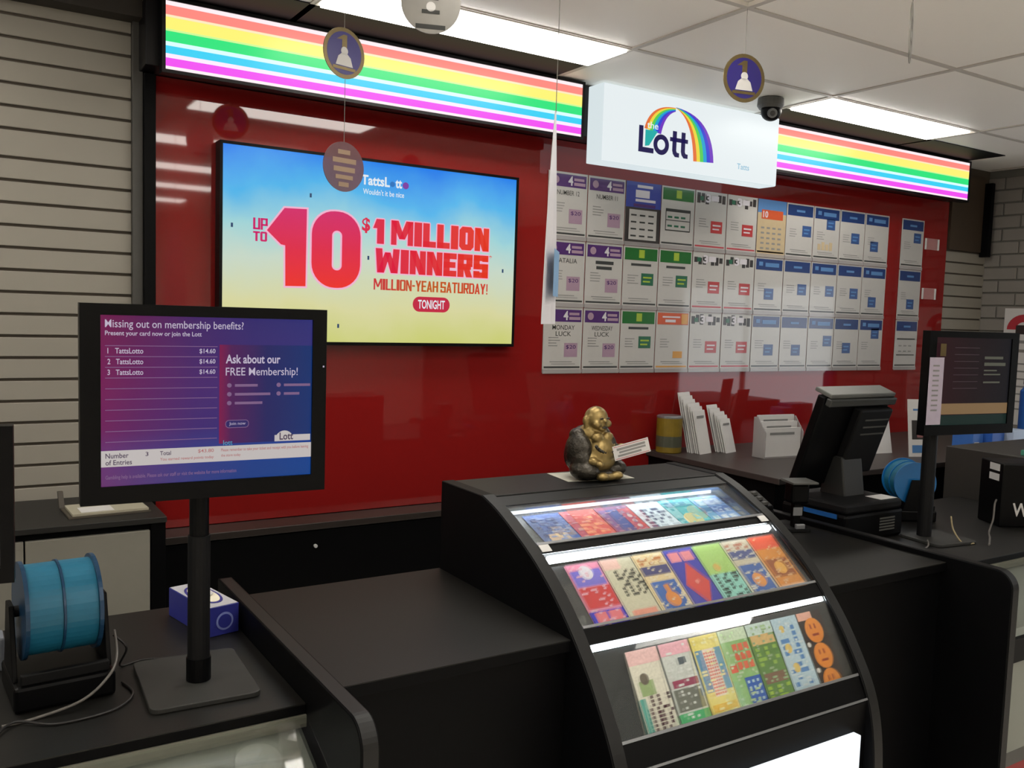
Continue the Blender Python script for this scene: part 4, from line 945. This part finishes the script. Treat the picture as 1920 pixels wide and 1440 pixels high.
# ================================================================== HANGING DISCS AND CAMERA ON THE CEILING
NAVD = mat('disc_navy', (44, 36, 110), 0.35); GLDD = mat('disc_gold', (107, 92, 60), 0.35, metal=0.5, noise=0.2)
SLV = mat('disc_silver', (150, 148, 144), 0.35, metal=0.4); STR = mat('thread', (120, 118, 112), 0.6)
def disc_thing(label, x, y, z, yaw, r, style, top=ZC-0.0045):
    t = panel('hanging_disc', label, 'hanging disc', (x, y, z), yaw=yaw, group='discs hung from the ceiling grid')
    rim = {'navy': GLDD, 'grey': SLV, 'clear': mat('disc_translucent', (112, 80, 86), 0.3, alpha=0.78, noise=0.2, nscale=30)}[style]
    G().cyl((0, 0, -0.0015), (0, 0, 0.0015), r, n=40).build('disc', rim, t)
    for sgn in (1, -1):
        def pz(k): return (0.0016+0.0004*k) if sgn > 0 else -(0.0020+0.0004*k)
        if style == 'navy':
            G().disc(0, 0, pz(0), r*.84, n=36, h=.0003).build('navy_field', NAVD, t)
            g = G().prism([(-r*.12, -r*.45), (r*.12, -r*.45), (r*.12, r*.72), (-r*.05, r*.72), (-r*.38, r*.5), (-r*.12, r*.52)], pz(1), pz(1)+.0003, 'z'); g.build('gold_numeral', GLDD, t)
            G().disc(0, r*.08, pz(2), r*.17, n=16, h=.0003).build('white_head', PAPER, t)
            G().prism([(-r*.42, -r*.5), (r*.42, -r*.5), (r*.3, -r*.15), (r*.14, -r*.02), (-r*.14, -r*.02), (-r*.3, -r*.15)], pz(2), pz(2)+.0003, 'z').build('white_figure', PAPER, t)
            rects('gold_caption', [(-r*.55, -r*.66, r*.55, -r*.54)], GLDD, t, pz(2), .0003)
        elif style == 'grey':
            rects('dark_print', [(-r*.3, -r*.35, r*.3, -r*.22), (-r*.5, -r*.85, r*.5, -r*.7), (-r*.25, r*.1, r*.25, r*.5)], DRK, t, pz(0), .0003)
            G().disc(0, -r*.12, pz(0), r*.16, n=16, h=.0003).build('white_print', PAPER, t)
        else:
            rects('gold_print', [(-r*.3, r*.5, r*.3, r*.68), (-r*.55, r*.15, r*.6, r*.35), (-r*.5, -r*.2, r*.55, 0), (-r*.4, -r*.5, r*.45, -r*.33), (-r*.25, -r*.8, r*.25, -r*.62)], mat('disc_faded_gold', (150, 126, 104), 0.4), t, pz(0), .0003)
    G().cyl((0, r-0.002, 0), (0, top-z, 0), 0.0009, n=6).build('thread', STR, t)
    return t
disc_thing('navy and gold disc hanging above the television', 1.107, 2.82, 2.471, 14, 0.080, 'navy')
disc_thing('faded pinkish disc hanging on a thread below the navy one, before the television', 1.112, 2.82, 2.110, 14, 0.080, 'clear', top=2.392)
disc_thing('silver-grey disc with dark print hanging before the long ceiling light', 1.114, 2.22, 2.470, -20, 0.080, 'grey')
disc_thing('navy and gold disc hanging beside the white logo box and dome camera', 2.298, 2.22, 2.467, -14, 0.080, 'navy')
disc_thing('disc hanging edge-on over the counter end by the brick wall', 2.329, 1.62, 2.478, 32, 0.082, 'grey')
# narrow banner seen edge-on
t = panel('hanging_banner', 'white printed banner hanging edge-on between television and flyers', 'banner', (1.118, 1.62, 1.63), yaw=50)
BANM = mat('banner_film', (216, 214, 220), 0.35, alpha=0.85, noise=0.03)
g = G(); nz = 12
for k in range(nz+1):
    h = 0.455*k/nz; tw = R(6*(1-k/nz)); L = 0.075*(1-0.85*(k/nz)**3)
    for sx in (-1, 0, 1): g.v.append((sx*L*math.cos(tw), h, sx*L*math.sin(tw)+0.004*(1-abs(sx))*(1-k/nz)))
for k in range(nz):
    for i in range(2): g.f.append((k*3+i, k*3+i+1, (k+1)*3+i+1, (k+1)*3+i))
me = g.mesh('film', BANM); o = link('film', me, t); md = o.modifiers.new('thick', 'SOLIDIFY'); md.thickness = 0.0015
rects('red_print', [(-0.06, 0.06, 0.06, 0.16)], mat('banner_blue_print', (110, 150, 190), 0.4), t, 0.0125, 0.0005)
G().cyl((0, 0.453, 0), (0, ZC-0.0045-1.63, 0), 0.0009, n=6).build('thread', STR, t)
# dome camera
t = thing('dome_camera', 'small black security dome camera on the ceiling by the logo box', 'camera', (3.31, 3.02, ZC-0.0005))
G().lathe([(0.045, 0.0), (0.060, -0.004), (0.062, -0.035), (0.052, -0.05)], n=28).build('mount', mat('camera_grey', (80, 80, 78), 0.45), t)
G().ell((0, -0.006, -0.062), (0.048, 0.048, 0.045), 24, 14).build('dome', BLKP, t, smooth=True)
G().cyl((-0.022, -0.030, -0.075), (-0.036, -0.048, -0.082), 0.022, n=20).build('lens_ring', mat('lens_ring_grey', (110, 112, 114), 0.3), t)
G().cyl((-0.036, -0.048, -0.082), (-0.0375, -0.050, -0.083), 0.012, n=16).build('lens', mat('lens_glass', (20, 20, 26), 0.1), t)

# ================================================================== PAYMENT TERMINAL AND THINGS AROUND IT
t = thing('payment_terminal', 'black touch screen terminal seen from behind on its printer base', 'terminal', (2.935, 2.195, 0.8505))
G().box(-0.175, -0.14, 0.0, 0.165, 0.16, 0.105).build('printer_base', BLKP, t, bevel=0.012)
G().box(-0.172, -0.135, 0.1055, 0.162, 0.155, 0.142).build('base_lid', BLKM, t, bevel=0.01)
G().box(-0.178, -0.10, 0.085, -0.1755, 0.05, 0.102).build('blue_strip', mat('terminal_blue_strip', (30, 80, 140), 0.3), t)
rects('receipt', [(0.05, -0.12, 0.15, -0.05)], PAPER, t, 0.1425)
for k in range(5): G().box(0.02, -0.1425, 0.03+0.011*k, 0.11, -0.1405, 0.036+0.011*k).build('vent_slat', GRYP, t)
G().prism([(-0.02, 0.135), (0.10, 0.135), (0.075, 0.29), (0.005, 0.29)], -0.03, 0.09, 'x').build('neck', mat('terminal_neck', (35, 35, 34), 0.5), t, bevel=0.006)
ang = R(19)
def slab(name, m, x0, x1, h0, h1, d0, d1, bev=0.004):
    """box in the tilted screen's frame: h up along the screen, d towards the shop"""
    g = G(); oy, oz = 0.115, 0.185
    pts = []
    for x in (x0, x1):
        for h in (h0, h1):
            for d in (d0, d1):
                pts.append((x, oy - h*math.sin(ang) - d*math.cos(ang), oz + h*math.cos(ang) - d*math.sin(ang)))
    g.add(pts, [(0, 1, 3, 2), (4, 6, 7, 5), (0, 4, 5, 1), (2, 3, 7, 6), (0, 2, 6, 4), (1, 5, 7, 3)])
    return g.build(name, m, t, bevel=bev)
slab('screen_body', BLKP, -0.205, 0.195, 0.0, 0.375, 0.0, 0.035, 0.006)
slab('touch_screen', mat('terminal_glass', (14, 16, 20), 0.1, noise=0), -0.195, 0.185, 0.01, 0.365, -0.003, -0.0002, 0.0)
slab('back_hump', BLKM, -0.02, 0.175, 0.06, 0.335, 0.0352, 0.075, 0.008)
slab('top_cap', mat('terminal_cap_grey', (88, 89, 86), 0.45), -0.19, 0.19, 0.3755, 0.392, -0.03, 0.05, 0.004)
slab('top_cap_face', mat('terminal_cap_dark', (49, 50, 49), 0.4), -0.195, 0.195, 0.345, 0.3745, 0.0355, 0.06, 0.004)
for k in range(3): slab('vent_slat', GRYP, 0.02, 0.16, 0.29-0.03*k, 0.296-0.03*k, 0.0755, 0.078, 0.0)
t = thing('barcode_scanner', 'black hands-free scanner with silver window standing on the counter', 'scanner', (2.60, 2.15, 0.9005), (0, 0, R(-20)))
G().prism(rounded(-0.045, -0.04, 0.045, 0.05, 0.012), 0, 0.012, 'z').build('foot', BLKM, t, bevel=0.002)
G().box(-0.014, -0.010, 0.012, 0.014, 0.014, 0.10).build('stem', BLKP, t, bevel=0.003)
G().box(-0.035, -0.03, 0.10, 0.035, 0.03, 0.175).build('head', BLKP, t, bevel=0.010)
G().box(-0.018, -0.014, 0.055, 0.018, -0.0105, 0.085).build('silver_label', SILV, t, bevel=0.001)
G().box(-0.02, -0.043, 0.0125, 0.015, -0.03, 0.03).build('front_tab', SILV, t, bevel=0.002)
G().prism([(-0.06, 0.176), (0.03, 0.176), (0.03, 0.186), (-0.06, 0.184)], -0.05, 0.05, 'x').build('hood', GRYP, t, bevel=0.002)
t = thing('keypad_unit', 'low black keypad unit at the back of the counter beside the scanner', 'keypad', (2.455, 2.235, 0.9005))
G().prism([(-0.045, 0), (0.045, 0), (0.045, 0.13), (-0.045, 0.085)], -0.05, 0.075, 'x').build('body', BLKP, t, bevel=0.006)
for i in range(3):
    for j in range(3): G().box(-0.036+0.033*i, -0.036+0.026*j, 0.0905+0.013*j, -0.012+0.033*i, -0.020+0.026*j, 0.101+0.013*j).build('key', GRYP, t)
G().box(-0.048, -0.0465, 0.02, 0.073, -0.0452, 0.07).build('face_plate', BLKM, t)

roll_holder('black holder with blue rolls behind the payment terminal', (3.40, 2.24, 0.8505), 58, 0.84, mat('bright_blue_flange', (26, 110, 176), 0.3))
# pole monitor over the far desk
t = panel('customer_monitor', 'dim black monitor with a taped white note in front of the brick wall', 'monitor', (3.232, 1.90, 1.446), yaw=-8)
monitor_shell(t, 0.472, 0.382, -0.2, -0.155, 0.2, 0.168)
m2 = ramp_glow('dim_screen', [(0, (58, 30, 36)), (0.5, (44, 32, 36)), (1, (34, 34, 40))], 0, -0.2, 0.2, 0.55, rough=0.15)
G().box(-0.2, -0.155, -0.008, 0.2, 0.168, 0.0).build('screen', m2, t)
rects('tan_bar', [(-0.2, -0.115, 0.2, -0.075)], glow('dim_tan_bar', (150, 120, 84), 0.6), t, 0.0004)
rects('green_strip', [(-0.2, -0.155, 0.2, -0.118)], glow('dim_green', (24, 46, 42), 0.6), t, 0.0004)
DL = glow('dim_line', (84, 66, 72), 0.55)
rects('row_line', [(-0.1, 0.13-0.025*i, 0.03, 0.132-0.025*i) for i in range(7)], DL, t, 0.0004)
rects('offer_text', [(0.06, 0.09, 0.16, 0.10), (0.06, 0.065, 0.175, 0.077), (0.06, 0.045, 0.13, 0.05), (0.06, 0.03, 0.15, 0.035), (0.06, 0.0, 0.15, 0.006)], glow('dim_text', (104, 104, 90), 0.55), t, 0.0004)
zb3 = 0.85-1.446
G().cyl((-0.112, -0.15, -0.07), (-0.112, zb3+0.012, -0.07), 0.026, n=20).build('pole', BLKM, t)
G().box(-0.14, -0.14, -0.066, 0.06, 0.02, -0.0505).build('mount_bracket', BLKM, t, bevel=0.004)
G().prism([(x, z) for x, z in rounded(-0.185, -0.125, 0.02, 0.06, 0.018)], zb3+0.0003, zb3+0.011, 'y').build('base_plate', MATS['dusty_steel_plate'], t, bevel=0.002)
tn = panel('taped_note', 'lilac-white paper strip taped to the edge of the dim monitor', 'note', (3.232-0.472/2*math.cos(R(8))-0.004, 1.90+0.033*1.0-0.012+0.0, 1.446), yaw=-8)
G().box(0.0, -0.15, 0.0, 0.072, 0.095, 0.001).build('strip', mat('note_lilac', (167, 157, 174), 0.6), tn)
rects('print', [(0.018, -0.10+0.018*i, 0.05, -0.094+0.018*i) for i in range(10)], GRYT, tn, 0.0012, 0.0003)
G().box(0.05, 0.10, 0.0002, 0.078, 0.145, 0.0012).build('tape_tag', GLDD, tn)
# cables round the pole
cable('beige wire hanging beside the dim monitor pole', [(3.16, 1.90, 0.95), (3.165, 1.89, 0.90), (3.18, 1.86, 0.856), (3.22, 1.84, 0.8545)], 0.003, mat('beige_cable', (150, 136, 104), 0.5))
cable('grey wire lying between pole and terminal base', [(3.07, 1.93, 0.862), (3.03, 1.90, 0.856), (2.98, 1.88, 0.8545), (2.92, 1.87, 0.8545)], 0.003, CABG)
cable('black cord looping in front of the black box', [(3.25, 1.80, 0.8545), (3.36, 1.86, 0.8545), (3.46, 1.92, 0.856), (3.50, 1.93, 0.90), (3.54, 1.95, 0.95), (3.595, 1.975, 0.96)], 0.0035, CABG)
t = thing('black_carton', 'black box with white letter and stickers at the desk end', 'box', (3.60, 1.96, 0.8505), (0, 0, R(-30)))
G().box(0, 0, 0, 0.32, 0.16, 0.26).build('carton', BLKP, t, bevel=0.006)
for z in (0.185, 0.225): G().box(-0.0012, 0.02, z, -0.0004, 0.09, z+0.028).build('sticker', PAPER, t)
w_ = text('letter', 'W', PAPER, t, 0.05, 0.045, 0.12, 0.10, 0.0, bold=0.02); w_.rotation_euler = (R(90), 0, 0); w_.location = (0, -0.0012, 0)
tag(G().box(4.075, 1.80, 0.0, 5.2, 2.50, 1.082).build('side_cabinet', mat('side_cabinet_grey', (50, 47, 44), 0.5), bevel=0.004), 'dark grey side cabinet between the desk and the brick wall', 'cabinet')
tag(G().box(0, 0, 0, 0.30, 0.22, 0.025).build('green_folder', mat('teal_green_folder', (70, 140, 120), 0.5), bevel=0.003), 'teal green folder lying on the dark grey side cabinet', 'folder')
bpy.data.objects['green_folder'].location = (4.12, 1.95, 1.0825)
# leaflets on the back bench
def leaflet_fan(label, x, y, n, w, h, rotz, lean, step, m=PAPER, red=False):
    t = thing('leaflet_stack', label, 'leaflets', (x, y, 0.9725), (0, 0, R(rotz)), 'leaflet holders on the back bench')
    for i in range(n):
        yy = i*step; hh = h*(0.72+0.28*i/max(1, n-1)); dx = 0.006*((i*7) % 3-1)
        dy = hh*math.tan(R(lean))
        g = G().add([(-w/2+dx, yy, 0.0), (w/2+dx, yy, 0.0), (w/2+dx, yy+0.006, 0.0), (-w/2+dx, yy+0.006, 0.0), (-w/2+dx, yy+dy, hh), (w/2+dx, yy+dy, hh), (w/2+dx, yy+dy+0.006, hh), (-w/2+dx, yy+dy+0.006, hh)],
                    [(0, 3, 2, 1), (4, 5, 6, 7), (0, 1, 5, 4), (1, 2, 6, 5), (2, 3, 7, 6), (3, 0, 4, 7)])
        lf = g.build('leaflet', m, t)
        k = hh*0.86/hh
        if red: G().cyl((w*.2+dx, yy+dy*.9-0.004, hh*.9), (w*.2+dx, yy+dy*.9-0.0005, hh*.9), 0.010, n=12).build('red_dot', REDP, lf)
        else: G().box(-w*.3+dx, yy+dy*.84-0.003, hh*.82, w*.3+dx, yy+dy*.84-0.001, hh*.88).build('print', GRYT, lf)
    return t
leaflet_fan('tall fanned stack of white leaflets beside the yellow tin', 3.265, 3.28, 6, 0.105, 0.30, 14, 14, 0.016)
leaflet_fan('shorter fanned stack of white leaflets next to the tall fan', 3.425, 3.26, 5, 0.095, 0.235, 14, 16, 0.016)
leaflet_fan('white leaflets with red dots behind the terminal', 4.22, 2.93, 4, 0.12, 0.25, -8, 12, 0.02, red=True)
t = thing('leaflet_rack', 'clear rack of white forms beside the payment terminal', 'rack', (3.42, 3.04, 0.9725), (0, 0, R(-6)))
G().box(0, 0, 0, 0.25, 0.09, 0.006).build('base', CLR, t)
for x in (0.0, 0.246): G().prism([(0, 0.006), (0.088, 0.006), (0.088, 0.20), (0.06, 0.205), (0, 0.13)], x, x+0.004, 'x').build('side', CLR, t)
for k in range(3):
    f_ = G().box(0.008, 0.012+0.026*k, 0.0065, 0.242, 0.024+0.026*k, 0.15+0.03*k).build('form', PAPER, t)
    G().box(0.04, 0.0112+0.026*k, 0.115+0.03*k, 0.20, 0.0118+0.026*k, 0.128+0.03*k).build('print', GRYT, f_)
t = thing('yellow_tin', 'yellow printed tin standing against the red panel', 'tin', (3.115, 3.40, 0.9725))
G().lathe([(0.062, 0), (0.065, 0.004), (0.065, 0.176), (0.062, 0.18)], n=32).build('body', mat('tin_yellow', (119, 98, 26), 0.4, noise=0.3, nscale=18), t)
G().lathe([(0.066, 0.176), (0.066, 0.184), (0.060, 0.188)], n=32).build('rim', SILV, t)
G().lathe([(0.0655, 0.03), (0.0655, 0.085)], n=32).build('dark_band', mat('tin_dark', (70, 72, 60), 0.4), t)
t = panel('photo_poster', 'small white poster with dark photo leaning behind the blue rolls', 'poster', (4.24, 2.80, 0.9725), yaw=-20, tilt=-8)
G().box(0, 0, -0.004, 0.16, 0.30, 0).build('sheet', PAPER, t)
rects('photo', [(0.02, 0.09, 0.14, 0.19)], BPH, t, 0.0002); rects('portrait', [(0.05, 0.10, 0.12, 0.16)], mat('poster_rose', (130, 80, 80), 0.5), t, 0.001)
rects('title', [(0.03, 0.24, 0.13, 0.25), (0.02, 0.02, 0.14, 0.06)], SKY, t, 0.0002)
BX = [(4.78, 2.78, 0.10, 0.10, (60, 110, 190), 'blue box with white label on the back bench, smallest'), (4.90, 2.74, 0.12, 0.12, (44, 92, 176), 'blue box on the back bench between two other boxes'), (5.04, 2.70, 0.13, 0.115, (170, 184, 206), 'pale grey-blue box on the back bench under the dim monitor')]
for x, y, ww, hh, c, lab in BX:
    t = thing('supply_box', lab, 'box', (x, y, 0.9725))
    G().box(0, 0, 0, ww, 0.12, hh).build('carton', mat('box_%d' % c[0], c, 0.5), t, bevel=0.002)
    rects('label', [(0.0, 0.0, 0.001, 0.001)], PAPER, t, hh, 0.0002) if False else G().box(0.015, -0.001, 0.02, ww*.6, -0.0004, 0.05).build('label', PAPER, t)
t = thing('blue_canister', 'tall blue canister standing on the back bench by the brick wall', 'canister', (5.36, 2.80, 0.9725))
G().lathe([(0.045, 0), (0.047, 0.004), (0.047, 0.32), (0.03, 0.345), (0.03, 0.36)], n=28).build('body', mat('canister_blue', (30, 80, 150), 0.35), t)
G().lathe([(0.033, 0.36), (0.033, 0.39), (0.028, 0.395)], n=24).build('cap', mat('cap_navy', (24, 40, 80), 0.4), t)
# poster and sheets on the brick wall
t = thing('wall_poster', 'white poster with red emblem on the brick wall', 'poster', (6.013, 3.34, 1.52), (R(90), 0, R(-90)))
G().box(0, 0, -0.003, 0.40, 0.27, 0).build('sheet', PAPER, t)
G().prism([(0.13+0.11*math.cos(R(a)), 0.13+0.10*math.sin(R(a))) for a in range(0, 181, 12)]+[(0.13+0.05*math.cos(R(a)), 0.13+0.05*math.sin(R(a))) for a in range(180, -1, -12)], 0.0003, 0.0009, 'z').build('red_emblem', mat('emblem_red', (170, 44, 56), 0.5), t)
rects('dark_print', [(0.08, 0.10, 0.20, 0.16)], BPH, t, 0.0003)
rects('caption', [(0.05, 0.04, 0.30, 0.06)], GRYT, t, 0.0003)
t = thing('wall_notice', 'plain white notice hanging under the emblem poster on the brick wall', 'notice', (6.013, 3.27, 1.02), (R(90), 0, R(-90)))
G().box(0, 0, -0.003, 0.30, 0.48, 0).build('sheet', PAPER, t)
rects('print', [(0.03, 0.40-0.05*i, 0.25, 0.41-0.05*i) for i in range(7)], GRYT, t, 0.0003)
